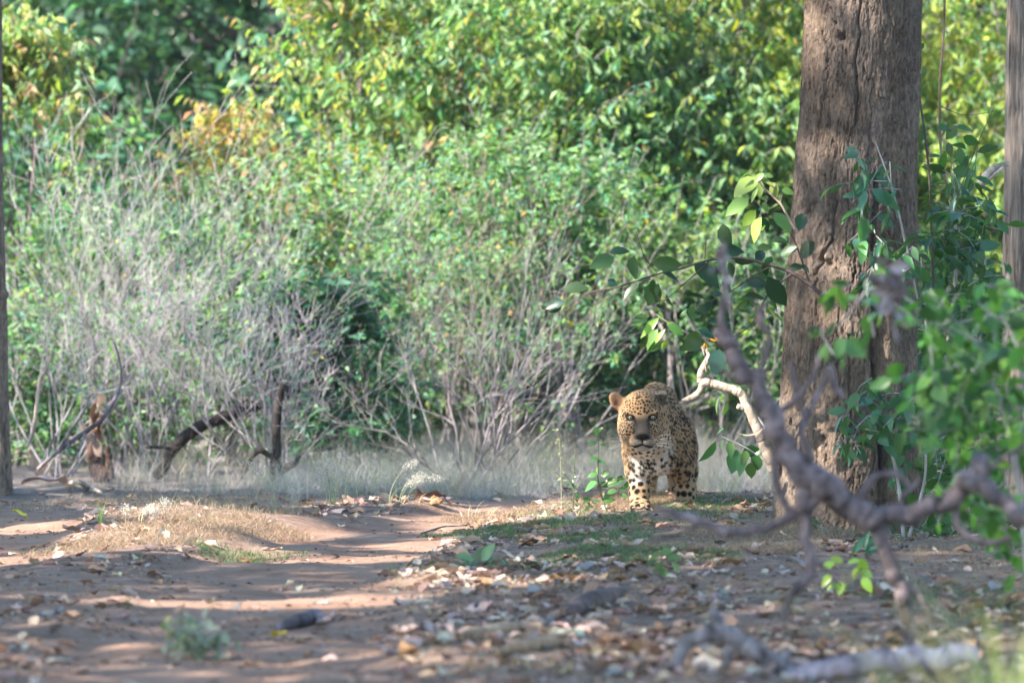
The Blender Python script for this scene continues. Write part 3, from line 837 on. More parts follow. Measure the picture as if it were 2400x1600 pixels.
    for axis in range(3):
        o1, o2 = [(1, 2), (2, 0), (0, 1)][axis]
        s0 = [slice(None)] * 3; s1 = [slice(None)] * 3
        s0[axis] = slice(0, -1); s1[axis] = slice(1, None)
        A, B = ins[tuple(s0)], ins[tuple(s1)]
        e = np.argwhere(A != B)
        e = e[(e[:, o1] > 0) & (e[:, o2] > 0) & (e[:, o1] < dim[o1] - 1) & (e[:, o2] < dim[o2] - 1)]
        flip = A[tuple(e.T)]
        u, w = np.zeros(3, int), np.zeros(3, int); u[o1] = 1; w[o2] = 1
        g = lambda q: idx[tuple(q.T)]
        qd = np.stack([g(e - u - w), g(e - w), g(e), g(e - u)], -1)
        qd[~flip] = qd[~flip][:, ::-1]
        quads.append(qd)
    Q = np.concatenate(quads)
    Q = Q[(Q >= 0).all(1)]
    # two light smoothing passes
    for _ in range(2):
        s = np.zeros_like(V); n_ = np.zeros(len(V))
        for a in range(4):
            b = (a + 1) % 4
            np.add.at(s, Q[:, a], V[Q[:, b]]); np.add.at(n_, Q[:, a], 1)
            np.add.at(s, Q[:, b], V[Q[:, a]]); np.add.at(n_, Q[:, b], 1)
        V = V * .6 + .4 * s / np.maximum(n_, 1)[:, None]

    # ---- coat
    rng = np.random.default_rng(3)
    x, y, z = V.T
    nz = fbm(x * 22, y * 22, z * 22, 3); nf = vnoise(x * 160, y * 160, z * 160)
    tawny = np.array([.285, .170, .088]); pale = np.array([.34, .24, .15]); white = np.array([.60, .57, .53])
    col = np.tile(tawny, (len(V), 1))
    def mixc(m, c):
        nonlocal col
        m = np.clip(m, 0, 1)[:, None]; col = col * (1 - m) + np.asarray(c) * m
    mixc(smooth(.34, .10, z + .04 * nz) * .75, pale)
    head = 1 - smooth(-.22, -.15, y)
    # white throat, chest and belly
    ch = (1 - smooth(.0, .10, y)) * smooth(.385, .325, z + .03 * nz) * smooth(.12, .17, z + .02 * nz) * smooth(.125, .06, np.abs(x + .045) + .03 * nz)
    mixc(ch, white)
    mixc(smooth(.30, .26, z + .02 * nz) * smooth(.20, .23, z) * smooth(.17, .24, y) * smooth(.14, .07, np.abs(x - .03)), white)
    mixc(head * smooth(.47, .40, z) * smooth(.05, .085, np.abs(x - hx)) * .7, (.36, .26, .165))     # pale cheeks
    muz = head * smooth(.10, .03, np.hypot(x - hx - .005, (z - .352) * 1.2)) * smooth(-.40, -.43, y)
    mixc(muz * .75 * smooth(.385, .365, z), (.30, .26, .21))
    br = np.clip(1.6 * np.exp(-((x - hx - .003) / .042) ** 4), 0, 1) * smooth(-.345, -.375, y) * smooth(.372, .385, z) * smooth(.505, .465, z)
    mixc(br * .92, (.066, .050, .041))
    # spots
    kind = np.where(head > .5, 0, np.where((z < .25) & (y < .4), 2, np.where(y > .30, 3, 1)))
    spots = []
    for kd, sp, rad in ((0, .0150, .0072), (1, .0212, .0106), (2, .030, .0145), (3, .041, .0172)):
        cand = np.flatnonzero(kind == kd)
        cand = cand[rng.permutation(len(cand))[:9000]]
        cell = {}
        for ci in cand:
            p = V[ci]; s_ = sp
            if kd == 0: s_ = sp * (.85 + 1.1 * smooth(-.36, -.24, p[1]))
            if kd == 1 and p[1] < -.06: s_ = sp * .85
            key = tuple((p // sp).astype(int)); ok = True
            for a in (-2, -1, 0, 1, 2):
                for b in (-2, -1, 0, 1, 2):
                    for c_ in (-2, -1, 0, 1, 2):
                        for o in cell.get((key[0] + a, key[1] + b, key[2] + c_), ()):
                            if (p[0] - o[0]) ** 2 + (p[1] - o[1]) ** 2 + (p[2] - o[2]) ** 2 < s_ * s_: ok = False; break
                        if not ok: break
                    if not ok: break
                if not ok: break
            if not ok: continue
            cell.setdefault(key, []).append(p)
            if kd == 0:
                if abs(p[0] - hx) < .034 and p[2] < .50 and p[1] < -.37: continue
                if p[2] < .40 and p[1] < -.42: continue
                if min(np.hypot(p[0] + .152, p[2] - .4845), np.hypot(p[0] + .041, p[2] - .4845)) < .024: continue
                if p[0] < -.205 and p[2] > .535: continue
            sparse = (-.14 < p[0] < .05) and p[1] < .0 and p[2] < .37 and kd == 1
            if sparse and rng.uniform() < .45: continue
            spots.append((p, rad * rng.uniform(.72, 1.2) * (s_ / sp) ** .5, kd))
    kt = kdtree.KDTree(len(spots))
    for i, s_ in enumerate(spots): kt.insert(Vector(s_[0]), i)
    kt.balance()
    jd = np.array([kt.find(p)[1:] for p in V.tolist()])
    jj = jd[:, 0].astype(int); d = jd[:, 1]
    r_ = np.array([q[1] for q in spots])[jj] * (1 + .38 * nz * 2 + .22 * nf); ros = np.array([q[2] for q in spots])[jj] == 3
    def sstep(a, b, v): t = np.clip((v - a) / (b - a), 0, 1); return t * t * (3 - 2 * t)
    dark = np.where(ros, (1 - sstep(r_ * .9, r_ * 1.15, d)) * sstep(r_ * .35, r_ * .6, d + .004 * nf), 1 - sstep(r_ * .72, r_ * 1.12, d))
    inner = np.where(ros, 1 - sstep(r_ * .6, r_, d), 0)
    mixc(inner * .6, (.34, .17, .07))
    mixc(dark, (.0045, .0035, .003))
    # face marks: eye rims, tear marks, mouth, nose, whisker rows
    fr = head * (y < -.33)
    for sx, ex in ((-1, -.152), (1, -.041)):
        e = np.hypot((x - ex) * .85, (z - .4845) * 1.15)
        mixc(fr * (1 - smooth(.0175, .0235, e)), (.005, .004, .0035))
        mixc(fr * np.exp(-((x - ex - sx * -.022) / .008) ** 2 - ((z - .468) / .014) ** 2), (.006, .004, .004))
        mixc(fr * np.exp(-((x - ex) / .018) ** 2 - ((z - .462) / .006) ** 2) * .3, (.4, .3, .2))
        for row in range(4):
            zr = .378 - .0095 * row
            xx = np.abs(x - hx - .005)
            wv = np.exp(-((z - zr + .12 * (xx - .03)) / .0022) ** 2) * smooth(.014, .02, xx) * smooth(.066, .05, xx) * (y < -.40) * (nf > -.45)
            mixc(wv * .9 * ((x - hx) * sx > 0), (.004, .003, .003))
    mixc(fr * np.exp(-((z - .389) / .0145) ** 2 - ((x - hx - .006) / .031) ** 2) * (y < -.465) * 2.5, (.004, .003, .003))
    for x0, z0, x1, z1, w_ in ((.005, .372, .005, .353, .0035), (.005, .353, -.040, .337, .006), (.005, .353, .050, .337, .006), (-.040, .337, -.056, .348, .006), (.050, .337, .066, .348, .006)):
        px_, pz_ = x - hx - x0, z - z0; bx, bz = x1 - x0, z1 - z0
        h = np.clip((px_ * bx + pz_ * bz) / (bx * bx + bz * bz), 0, 1)
        mixc(fr * (y < -.41) * np.exp(-(np.hypot(px_ - bx * h, pz_ - bz * h) / w_) ** 2) * 1.4, (.004, .003, .003))
    # ears
    er = (np.hypot(x + .229, z - .572) < .075) & (x < -.195) & (y < -.2)
    mixc(er * .8, (.27, .155, .095))
    mixc(er * np.exp(-((x + .223) / .016) ** 2 - ((z - .552) / .022) ** 2) * .85, (.05, .03, .022))
    eb = (np.hypot(x - .012, z - .592) < .05) & (y > -.30) & (y < -.18) & (x > -.025)
    mixc(eb * smooth(.61, .59, z) * .8, (.02, .015, .013))
    mixc(eb * smooth(.592, .604, z), (.42, .30, .20))
    col = np.clip(col * (1 + .10 * nf[:, None] + .10 * nz[:, None]), .005, .9)
    V = V + 0.0006 * nf[:, None] * np.sign(V - np.array([0, .2, .3]))

    root = thing('leopard', 'spotted leopard walking towards us on the grassy verge, head lowered', 'leopard', base)
    mb = MB(); mb.add(V, Q, None, col)
    m, nt, b, out = new_mat('spotted_fur')
    a = nt.nodes.new('ShaderNodeVertexColor'); a.layer_name = 'Col'
    L(nt, a.outputs['Color'], b.inputs['Base Color'])
    b.inputs['Roughness'].default_value = .75; b.inputs['Specular IOR Level'].default_value = .06
    b.inputs['Sheen Weight'].default_value = .04; b.inputs['Sheen Roughness'].default_value = .5
    mp = nt.nodes.new('ShaderNodeMapping'); mp.inputs['Scale'].default_value = (1, 1, .35)
    L(nt, coords(nt, 'Object'), mp.inputs['Vector'])
    n = noise_node(nt, 260, 3, .6, mp.outputs[0])
    bp = nt.nodes.new('ShaderNodeBump'); bp.inputs['Strength'].default_value = .5; bp.inputs['Distance'].default_value = .006
    L(nt, n.outputs['Fac'], bp.inputs['Height']); L(nt, bp.outputs[0], b.inputs['Normal'])
    put('body', mb.mesh('body'), m, root)

    # short coat: fine hairs lying back over the skin
    nrm = np.zeros_like(V)
    e1, e2 = V[Q[:, 2]] - V[Q[:, 0]], V[Q[:, 3]] - V[Q[:, 1]]
    fn = np.cross(e1, e2)
    for a in range(4): np.add.at(nrm, Q[:, a], fn)
    nrm /= np.linalg.norm(nrm, axis=1)[:, None] + 1e-12
    rf = np.random.default_rng(12); N = 90000
    pick_ = rf.choice(len(V), N, p=(lambda w: w / w.sum())(np.where(y < .25, 1.0, .25)))
    ok = (np.minimum(np.hypot(x[pick_] + .152, z[pick_] - .4845), np.hypot(x[pick_] + .041, z[pick_] - .4845)) > .022) & ~((y[pick_] < -.46) & (np.abs(x[pick_] - hx - .006) < .036) & (z[pick_] > .37))
    pick_ = pick_[ok]; N = len(pick_)
    p0, n0 = V[pick_], nrm[pick_]
    hd = (y[pick_] < -.2)[:, None]
    flow = np.where(hd, np.stack([(p0[:, 0] - hx) * 6, np.full(N, .6), (p0[:, 2] - .42) * 4], -1), np.array([0, .7, -.75])) + rf.normal(0, .25, (N, 3))
    flow -= n0 * (flow * n0).sum(1)[:, None]; flow /= np.linalg.norm(flow, axis=1)[:, None] + 1e-9
    lnh = rf.uniform(.006, .012, N) * np.where(hd[:, 0], .45, 1.0) * np.where((p0[:, 2] < .38) & (p0[:, 1] < .02) & (p0[:, 2] > .16), 1.7, 1.0)
    d_ = flow * .88 + n0 * rf.uniform(.25, .6, (N, 1)); sd = np.cross(flow, n0) * .0009
    tip = p0 + d_ * lnh[:, None]
    hv = np.stack([p0 - sd, p0 + sd, tip], 1).reshape(-1, 3)
    hc = np.clip(np.repeat(col[pick_] * rf.uniform(.75, 1.3, (N, 1)), 3, 0), .003, .9)
    mf = MB(); mf.add(hv, None, np.arange(N * 3).reshape(-1, 3), hc)
    put('fur', mf.mesh('fur', smooth_=False), attr_mat('fur_hair', .7, .1), root, kind='stuff')

    # eyes
    def ball(r, cells_=14):
        th, ph = np.meshgrid(np.linspace(0, math.pi, cells_), np.arange(cells_ * 2) * math.pi / cells_, indexing='ij')
        v = np.stack([r * np.sin(th) * np.cos(ph), -r * np.cos(th), r * np.sin(th) * np.sin(ph)], -1).reshape(-1, 3)
        k = cells_ * 2
        i, j = np.meshgrid(np.arange(cells_ - 1), np.arange(k), indexing='ij'); j2 = (j + 1) % k
        return v, np.stack([i * k + j, (i + 1) * k + j, (i + 1) * k + j2, i * k + j2], -1).reshape(-1, 4)
    v, q = ball(.0155)
    rr_ = np.hypot(v[:, 0], v[:, 2]); front = v[:, 1] < 0
    ec = np.where((rr_ < .0092)[:, None] & front[:, None], np.array([.25, .225, .14]), np.array([.006, .005, .004]))
    em = attr_mat('eye_gloss', .35, .35)
    pm = bpy.data.materials.new('pupil_black'); pm.use_nodes = True
    pm.node_tree.nodes['Principled BSDF'].inputs['Base Color'].default_value = (.002, .002, .002, 1)
    pm.node_tree.nodes['Principled BSDF'].inputs['Roughness'].default_value = .1
    mb = MB(); mb.add(v, q, None, ec); eme = mb.mesh('eye')
    v2, q2 = ball(.0042, 8); v2 = v2 * np.array([1, .35, 1]); mb = MB(); mb.add(v2, q2); pme = mb.mesh('pupil')
    for ex in (-.152, -.041):
        e = put('eye', eme, em, root, (ex, -.397, .4845))
        put('pupil', pme, pm, e, (.0004, -.0148, .0003))
    # whiskers
    wm = bpy.data.materials.new('whisker_white'); wm.use_nodes = True
    wm.node_tree.nodes['Principled BSDF'].inputs['Base Color'].default_value = (.8, .78, .74, 1)
    rw = np.random.default_rng(9)
    for sx in (-1, 1):
        for i in range(5):
            s0 = np.array([hx + .005 + sx * .045, -.462, .375 - .006 * i + rw.normal(0, .002)])
            e0 = s0 + np.array([sx * rw.uniform(.09, .125), -.02 + rw.normal(0, .02), .028 - .012 * i])
            mid = (s0 + e0) / 2 + np.array([0, -.02, .006])
            mb = MB(); tube(mb, spline([s0, mid, e0], 7), np.linspace(.00045, .00025, 7), 3, cap=False)
            put('whisker', mb.mesh('whisker'), wm, root)
build_leopard()
# ================================================================ things on the ground
rngG = np.random.default_rng(77)

# ---- pale dry grass meadow behind the track (uncountable)
def blades(mb, pos, hgt, wid, lean, cols, rng, seg=2):
    n = len(pos)
    a = rng.uniform(0, 6.283, n); ld = np.stack([np.cos(a), np.sin(a), np.zeros(n)], -1)
    f = rng.uniform(0, 6.283, n); wd = np.stack([np.cos(f), np.sin(f), np.zeros(n)], -1)
    rows = []
    for s in range(seg + 1):
        t = s / seg
        c = pos + ld * (lean * hgt * t * t)[:, None] + np.stack([np.zeros(n), np.zeros(n), hgt * t * (1 - .25 * lean * t)], -1)
        w = (wid * (1 - .85 * t))[:, None] * wd * .5
        rows += [c - w, c + w]
    v = np.stack(rows, 1); m = 2 * (seg + 1)
    q = np.array([(2 * s, 2 * s + 1, 2 * s + 3, 2 * s + 2) for s in range(seg)])
    mb.add(v.reshape(-1, 3), (q[None] + (np.arange(n) * m)[:, None, None]).reshape(-1, 4), None, np.repeat(cols, m, 0))

def meadow():
    rng = rngG; mb = MB()
    # tussocks: each a loose fan of fine stalks, plus thin stalks between them
    T = 2600
    Y = rng.uniform(41.0, 51.5, T * 2); X = rng.uniform(-.062, .085, T * 2) * Y
    e = 41.3 + .4 * np.sin(X * 1.9) + .5 * fbm(X * 1.3, Y * .3, 2, 3) + 1.2 * smooth(-1.3, -2.4, X)
    dens = smooth(0, 1.0, Y - e) * (.5 + 1.5 * fbm(X * 1.1, Y * .8, 7, 3)) * (1 - .85 * path_mask(X, Y) * (Y < 43.5)) * (1 - .8 * smooth(-1.9, -2.6, X) * (Y > 43))
    k = rng.uniform(0, .75, T * 2) < dens
    X, Y = X[k][:T], Y[k][:T]; T = len(X)
    th = rng.uniform(.07, .30, T) * (.55 + .6 * smooth(41.3, 44, Y)); tint = pick(rng, T, [(.37, .345, .335), (.32, .295, .27), (.25, .25, .19), (.13, .19, .09), (.26, .20, .15)], [5, 4, 3, 2, 1.3], .16)
    m = 30; i = np.repeat(np.arange(T), m); n = len(i)
    sp = rng.normal(0, .05, (n, 2))
    px_, py_ = X[i] + sp[:, 0], Y[i] + sp[:, 1]
    h = th[i] * rng.uniform(.3, 1.15, n)
    col = np.clip(tint[i] * (1 + rng.normal(0, .15, (n, 1))), .02, .7)
    blades(mb, np.stack([px_, py_, height(px_, py_) - .01], -1), h, rng.uniform(.0009, .0024, n), rng.uniform(.2, 1.7, n), col, rng)
    # feathery seed panicles
    q = 52000; j = rng.integers(0, n, q)
    p = np.stack([px_[j], py_[j], height(px_[j], py_[j]) + h[j] * rng.uniform(.55, 1.05, q)], -1) + rng.normal(0, .02, (q, 3))
    blades(mb, p, rng.uniform(.015, .05, q), rng.uniform(.0009, .002, q), rng.uniform(.2, 1.8, q), np.clip(tint[i[j]] * 1.15 * (1 + rng.normal(0, .12, (q, 1))), .02, .7), rng, 1)
    o = put('dry_grass', mb.mesh('dry_grass'), M['grass'], kind='stuff')
    o['label'] = 'pale feathery dry grass covering the ground behind the track'
meadow()

def verge_grass():
    rng = rngG; mb = MB()
    n = 60000
    Y = rng.uniform(23, 42.0, n * 2); X = rng.uniform(-.075, .075, n * 2) * Y
    dens = (1 - path_mask(X, Y)) * smooth(-.12, .22, fbm(X * 1.5, Y * .9, 5, 3)) * (.35 + .65 * smooth(30, 34, Y))
    k = rng.uniform(0, 1, n * 2) < dens
    X, Y = X[k][:n], Y[k][:n]; n = len(X)
    green = smooth(.0, .35, fbm(X * .9, Y * .6, 9, 3)) * smooth(-.3, .4, X)
    dry = pick(rng, n, [(.30, .225, .15), (.21, .15, .10), (.36, .29, .21), (.16, .15, .08)], [4, 3, 3, 1])
    gr = pick(rng, n, [(.07, .13, .035), (.12, .19, .06), (.2, .2, .09)], [4, 3, 1])
    col = np.where((rng.uniform(0, 1, n) < green * .8)[:, None], gr, dry)
    tall = 1 + 1.1 * np.exp(-((X + 1.7) / .5) ** 2) * (Y > 34) 
    blades(mb, np.stack([X, Y, height(X, Y) - .003], -1), rng.uniform(.012, .05, n) * tall, rng.uniform(.0016, .004, n), rng.uniform(.4, 2.2, n), col, rng)
    # felted mat of dead strands lying flat
    m = 26000
    Y = rng.uniform(24, 41.5, m * 2); X = rng.uniform(-.075, .075, m * 2) * Y
    k = rng.uniform(0, 1, m * 2) < (1 - path_mask(X, Y)) * .8 + .16
    X, Y = X[k][:m], Y[k][:m]; m = len(X)
    blades(mb, np.stack([X, Y, height(X, Y) + .004], -1), rng.uniform(.01, .03, m), rng.uniform(.002, .005, m), rng.uniform(2, 6, m), pick(rng, m, [(.26, .19, .135), (.17, .12, .085), (.36, .29, .23)], [3, 3, 2]), rng)
    o = put('verge_grass', mb.mesh('verge_grass'), M['grass'], kind='stuff')
    o['label'] = 'short dry and green grass on the verges of the track'
verge_grass()

def turf():
    rng = rngG; mb = MB()
    for px, py, rx, ry, n in ((1480, 1295, .42, .9, 9000), (1400, 1262, .3, .7, 4500), (1150, 1250, .3, .8, 4500), (1640, 1180, .3, .8, 4000), (1330, 1225, .5, .6, 4500), (1080, 1330, .25, .6, 1500), (560, 1290, .25, .5, 1500), (2250, 1400, .5, 1.0, 2500)):
        c = ground_at(px, py); a = rng.uniform(0, 6.283, n); r = np.sqrt(rng.uniform(0, 1, n)) * (1 + .3 * np.sin(3 * a + px))
        X, Y = c.x + np.cos(a) * r * rx, c.y + np.sin(a) * r * ry
        blades(mb, np.stack([X, Y, height(X, Y) - .002], -1), rng.uniform(.012, .042, n), rng.uniform(.002, .0045, n), rng.uniform(.3, 1.6, n), pick(rng, n, [(.055, .12, .05), (.09, .16, .06), (.19, .2, .1), (.26, .2, .14)], [5, 4, 1.5, 1]), rng)
    for px, py, rx, ry, n in ((1700, 1290, .45, .7, 6000), (1800, 1260, .4, .7, 4000), (400, 1240, .35, .7, 3000), (560, 1225, .35, .6, 3000), (300, 1270, .3, .4, 1800), (180, 1285, .25, .4, 1200), (1480, 1185, .3, .5, 4000), (1150, 1215, .25, .5, 2500)):
        c = ground_at(px, py); a = rng.uniform(0, 6.283, n); r = np.sqrt(rng.uniform(0, 1, n))
        X, Y = c.x + np.cos(a) * r * rx, c.y + np.sin(a) * r * ry
        blades(mb, np.stack([X, Y, height(X, Y) + .001], -1), rng.uniform(.015, .06, n), rng.uniform(.0018, .004, n), rng.uniform(.8, 3, n), pick(rng, n, [(.32, .225, .15), (.22, .15, .10), (.40, .31, .22), (.28, .17, .12)], [4, 3, 3, 2]), rng)
    o = put('turf', mb.mesh('turf'), M['grass'], kind='stuff')
    o['label'] = 'patches of short green turf and matted straw on the verges'
turf()

# ---- fallen leaves
def dry_leaf_mesh(seed):
    rng = np.random.default_rng(seed)
    st = np.linspace(0, 1, 7); w = .27 * np.sin(np.pi * st ** .85) ** 1.1 * rng.uniform(.75, 1.25)
    curl, bend = rng.uniform(.1, 1.6), rng.uniform(-.35, .45)
    v = []
    for t, ww in zip(st, w):
        for u in (-1, -.5, 0, .5, 1):
            x = u * ww; zc = curl * (x * x) * 1.6 + bend * (t - .5) ** 2 + .05 * rng.normal()
            v.append((x + .06 * rng.normal() * ww, t - .5, zc + .03))
    q = [(i * 5 + j, i * 5 + j + 1, (i + 1) * 5 + j + 1, (i + 1) * 5 + j) for i in range(6) for j in range(4)]
    v = np.array(v); v[:, 2] -= v[:, 2].min()
    return v, np.array(q)
DL = [dry_leaf_mesh(300 + i) for i in range(8)]
DLM = []
for v_, q_ in DL:
    mb = MB(); mb.add(v_, q_); me = mb.mesh('fallen_leaf', colors=False); me.materials.append(M['leaf_dry_part']); DLM.append(me)
DRYC = [((.29, .19, .145), 'brown'), ((.43, .31, .265), 'pale pinkish'), ((.47, .385, .31), 'cream'), ((.12, .075, .055), 'dark brown'), ((.32, .19, .105), 'orange-brown'), ((.26, .24, .235), 'greyish')]

def litter_xy(n, rng):
    Y = 1.5 * FPX / rng.uniform(1130 - HOR, 1640 - HOR, n * 4); X = rng.uniform(-.072, .072, n * 4) * Y
    p = path_mask(X, Y)
    d = (1 - p) * (.18 + 1.3 * smooth(-.12, .25, fbm(X * 1.4, Y * .8, 13, 4))) * (.45 + .55 * smooth(-1.2, -.4, X)) + .03
    d = d * (1 + .25 * smooth(31.5, 29, Y) * smooth(-.6, .1, X)) * np.where(Y > 41.2, .25, 1)
    k = rng.uniform(0, 1.4, n * 4) < d
    return X[k][:n], Y[k][:n]

def fallen_leaves():
    rng = np.random.default_rng(88)
    X, Y = litter_xy(300, rng)
    for x, y in zip(X, Y):
        (c, cn) = DRYC[rng.choice(6, p=[.32, .26, .1, .12, .14, .06])]
        i = rng.integers(len(DLM))
        o = bpy.data.objects.new('fallen_leaf', DLM[i]); COL.objects.link(o)
        s_ = rng.uniform(.07, .13)
        o.location = (x, y, H1(x, y) + .006); o.scale = (s_, s_, s_)
        o.rotation_euler = (rng.normal(0, .3), rng.normal(0, .3), rng.uniform(0, 6.28))
        o.color = (*(np.array(c) * rng.uniform(.8, 1.2)), 1)
        sz = 'small' if s_ < .09 else ('large' if s_ > .11 else 'medium')
        u = int(np.clip((x / y / .0667 + 1) * 5, 0, 9)); w = int(np.clip((1.5 * FPX / y + HOR - 1130) / 64, 0, 7))
        side = ['at the left edge', 'at far left', 'at left', 'left of the track middle', 'on the track middle', 'right of the track', 'below the spotted cat', 'left of the big trunk', 'below the big trunk', 'at the right edge'][u]
        dist = ['in the farthest row', 'far back', 'behind the middle distance', 'in the middle distance', 'before the middle distance', 'fairly near', 'near', 'at the very front'][w]
        tag(o, f'{sz} {cn} fallen leaf {side}, {dist}', 'leaf', 'large fallen leaves')
    X, Y = litter_xy(4600, rng); mb = MB(); n = len(X)
    Z = height(X, Y); s_ = .022 + .075 * rng.uniform(0, 1, n) ** 1.8; a = rng.uniform(0, 6.28, n); tx, ty = rng.normal(0, .28, n), rng.normal(0, .3, n)
    cl = pick(rng, n, [c for c, _ in DRYC], [.34, .31, .12, .10, .08, .05], .18)
    for i in range(n):
        v, q = DL[rng.integers(len(DL))]
        m = np.array(Matrix.Rotation(a[i], 3, 'Z') @ Matrix.Rotation(tx[i], 3, 'X') @ Matrix.Rotation(ty[i], 3, 'Y'))
        mb.add((v * s_[i]) @ m.T + (X[i], Y[i], Z[i] + .004), q, None, cl[i])
    o = put('leaf_litter', mb.mesh('leaf_litter'), M['leaf_dry'], kind='stuff')
    o['label'] = 'litter of small dry leaves strewn along the track'
fallen_leaves()

def debris():
    rng = np.random.default_rng(99); mb = MB(); n = 9000
    Y = 1.5 * FPX / rng.uniform(1200 - HOR, 1630 - HOR, n); X = rng.uniform(-.07, .07, n) * Y
    cl = fbm(X * 2.0, Y * 1.2, 21, 3); k = rng.uniform(-.5, .45, n) < cl; X, Y = X[k], Y[k]; n = len(X)
    d = np.stack([rng.normal(0, 1, n), rng.normal(0, 1, n), rng.normal(0, .12, n)], -1); ln = rng.uniform(.008, .045, n)
    add_leaves(mb, np.stack([X, Y, height(X, Y) + .006], -1), leaf_frames(d, rng, .3), ln, ln * rng.uniform(.12, .6, n), pick(rng, n, [(.07, .05, .042), (.16, .11, .085), (.30, .23, .2), (.36, .32, .3)], [4, 4, 2, 1.2]), 'far')
    o = put('ground_debris', mb.mesh('ground_debris'), M['leaf_dry'], kind='stuff')
    o['label'] = 'crumbs of leaf and twig scattered over the soil'
debris()

def one_leaf(px, py, col, label, size=.11, rot=None, tilt=(0, 0), dz=.01):
    g = ground_at(px, py); r = random.Random(px)
    o = bpy.data.objects.new('fallen_leaf', DLM[px % 8]); COL.objects.link(o)
    o.location = (g.x, g.y, g.z + dz); o.scale = (size,) * 3
    o.rotation_euler = (tilt[0], tilt[1], r.uniform(0, 6.28) if rot is None else rot); o.color = (*col, 1)
    tag(o, label, 'leaf')
one_leaf(46, 1205, (.62, .55, .06), 'single yellow leaf on the soil at the far left', .10, 1.3, (.5, 0))
one_leaf(650, 1500, (.60, .48, .05), 'single yellow leaf lying on the near sandy track', .09, .6)
one_leaf(1010, 1195, (.30, .12, .08), 'reddish crumpled dead leaf beside the seeding grass', .15, 1.5, (.2, .2))
one_leaf(980, 1172, (.33, .15, .10), 'large red-brown dead leaf leaning on dry stalks', .14, .4, (.7, .3))
one_leaf(70, 1100, (.42, .29, .22), 'tall curled brown leaf standing at the foot of the left trunk', .22, 1.0, (1.2, .1))
one_leaf(110, 1150, (.50, .33, .27), 'big pinkish dead leaf lying right of the left trunk', .3, 1.5, (.1, .2))
one_leaf(95, 1120, (.46, .31, .24), 'upright folded dry leaf beside the left trunk', .2, .3, (1.3, .3))
one_leaf(1410, 1175, (.78, .66, .55), 'pale upright leaf at the forepaw of the spotted cat', .10, .8, (1.1, .4))
one_leaf(380, 1262, (.50, .41, .32), 'bright cream curled leaf on the dry grass hump', .10, .3, (1.0, .2))
one_leaf(1190, 1320, (.45, .36, .30), 'grey folded leaf in the grass right of the track', .14, 1.2, (.5, .2))

# ---- sticks, bits of wood
def stick(name, label, pts, mat, k=7, lump=.08, cat='stick', seed=0, colr=None, extra=()):
    """pts: (picture x, picture y, half width in picture px, distance Y or None for on the ground)"""
    rng = np.random.default_rng(seed + int(pts[0][0]))
    def conv(rows):
        w = []
        for x, y, r, Yd in rows:
            p = ground_at(x, y) if Yd is None else P(x, y, Yd)
            rr = r * p.y / FPX
            w.append((p.x, p.y, p.z + (rr * .7 if Yd is None else 0), rr))
        return np.array(w)
    w = conv(pts); base = Vector(w[0][:3]); mb = MB()
    runs = [pts] + list(extra)
    s = None
    for rows in runs:
        c = conv(rows); n = 9 * len(rows) + 4
        s = spline(c, n); u = np.arange(n)
        wob = np.stack([fbm(u * .23, q + rng.uniform(0, 9), 1, 3) for q in range(3)], -1)
        s[:, :3] += wob * s[:, 3:4] * lump * 5
        rad = s[:, 3] * (1 + 1.0 * lump * fbm(u * .13, rng.uniform(0, 50), 3, 3))
        cc = np.clip(1 + .9 * fbm(u * .11, rng.uniform(0, 50), 8, 2), .6, 1.4)[:, None] * np.array(colr or (1, 1, 1))
        tube(mb, s[:, :3], np.maximum(rad, .0008), k, cc, lump * .45, rng)
    o = put(name, mb.mesh(name, base), mat, loc=base)
    return tag(o, label, cat)

stick('stick', 'pale forked twig on the litter, left of two', [(1010, 1342, 4, None), (1045, 1350, 5, None), (1075, 1360, 6, None), (1100, 1378, 4, None)], M['pale_wood'])
stick('stick', 'pale forked twig on the litter, right of two', [(1362, 1346, 3, None), (1385, 1362, 4, None), (1425, 1372, 3, None)], M['pale_wood'], extra=[[(1385, 1362, 3, None), (1372, 1374, 2, None)]])
stick('stick', 'curved pale dead root on the left verge', [(155, 1138, 5, None), (185, 1130, 6, 41.5), (205, 1145, 7, None), (235, 1160, 6, None)], M['pale_wood'])
stick('stick', 'small grey twig on the left soil', [(330, 1344, 3, None), (400, 1355, 4, None)], M['pale_wood'])
stick('stick', 'long thin twig lying across the track bend', [(985, 1252, 2.5, None), (1040, 1245, 2.5, None), (1095, 1228, 2, None)], M['dead_wood'])
stick('wood_chunk', 'dark weathered chunk of wood on the right litter', [(1338, 1448, 16, None), (1380, 1432, 26, None), (1430, 1412, 24, None), (1468, 1392, 12, None)], M['dark_wood'], 12, .10, 'wood', colr=(3.0, 2.8, 3.0))
stick('wood_chunk', 'brown flat bark slab on the near right litter', [(1090, 1500, 12, None), (1180, 1488, 20, None), (1270, 1478, 14, None)], M['pale_wood'], 10, .10, 'wood', colr=(.7, .6, .5))
stick('wood_chunk', 'pale bark slab at the front of the litter', [(1165, 1532, 10, None), (1230, 1526, 18, None), (1330, 1512, 10, None)], M['pale_wood'], 10, .10, 'wood', colr=(.9, .75, .6))
stick('wood_chunk', 'grey curled bark lying on the near sandy track', [(648, 1470, 8, None), (690, 1462, 17, None), (735, 1456, 19, None), (760, 1462, 8, None)], M['dead_wood'], 12, .1, 'wood', colr=(.85, .8, .85), extra=[[(745, 1462, 8, None), (775, 1448, 7, 27.9), (786, 1430, 3, 27.9)]])
stick('wood_chunk', 'brown rotten log behind the grass at the big trunk', [(1695, 1200, 5, None), (1730, 1197, 7, None), (1775, 1199, 4, None)], M['pale_wood'], 12, .22, 'wood', colr=(.3, .24, .2))

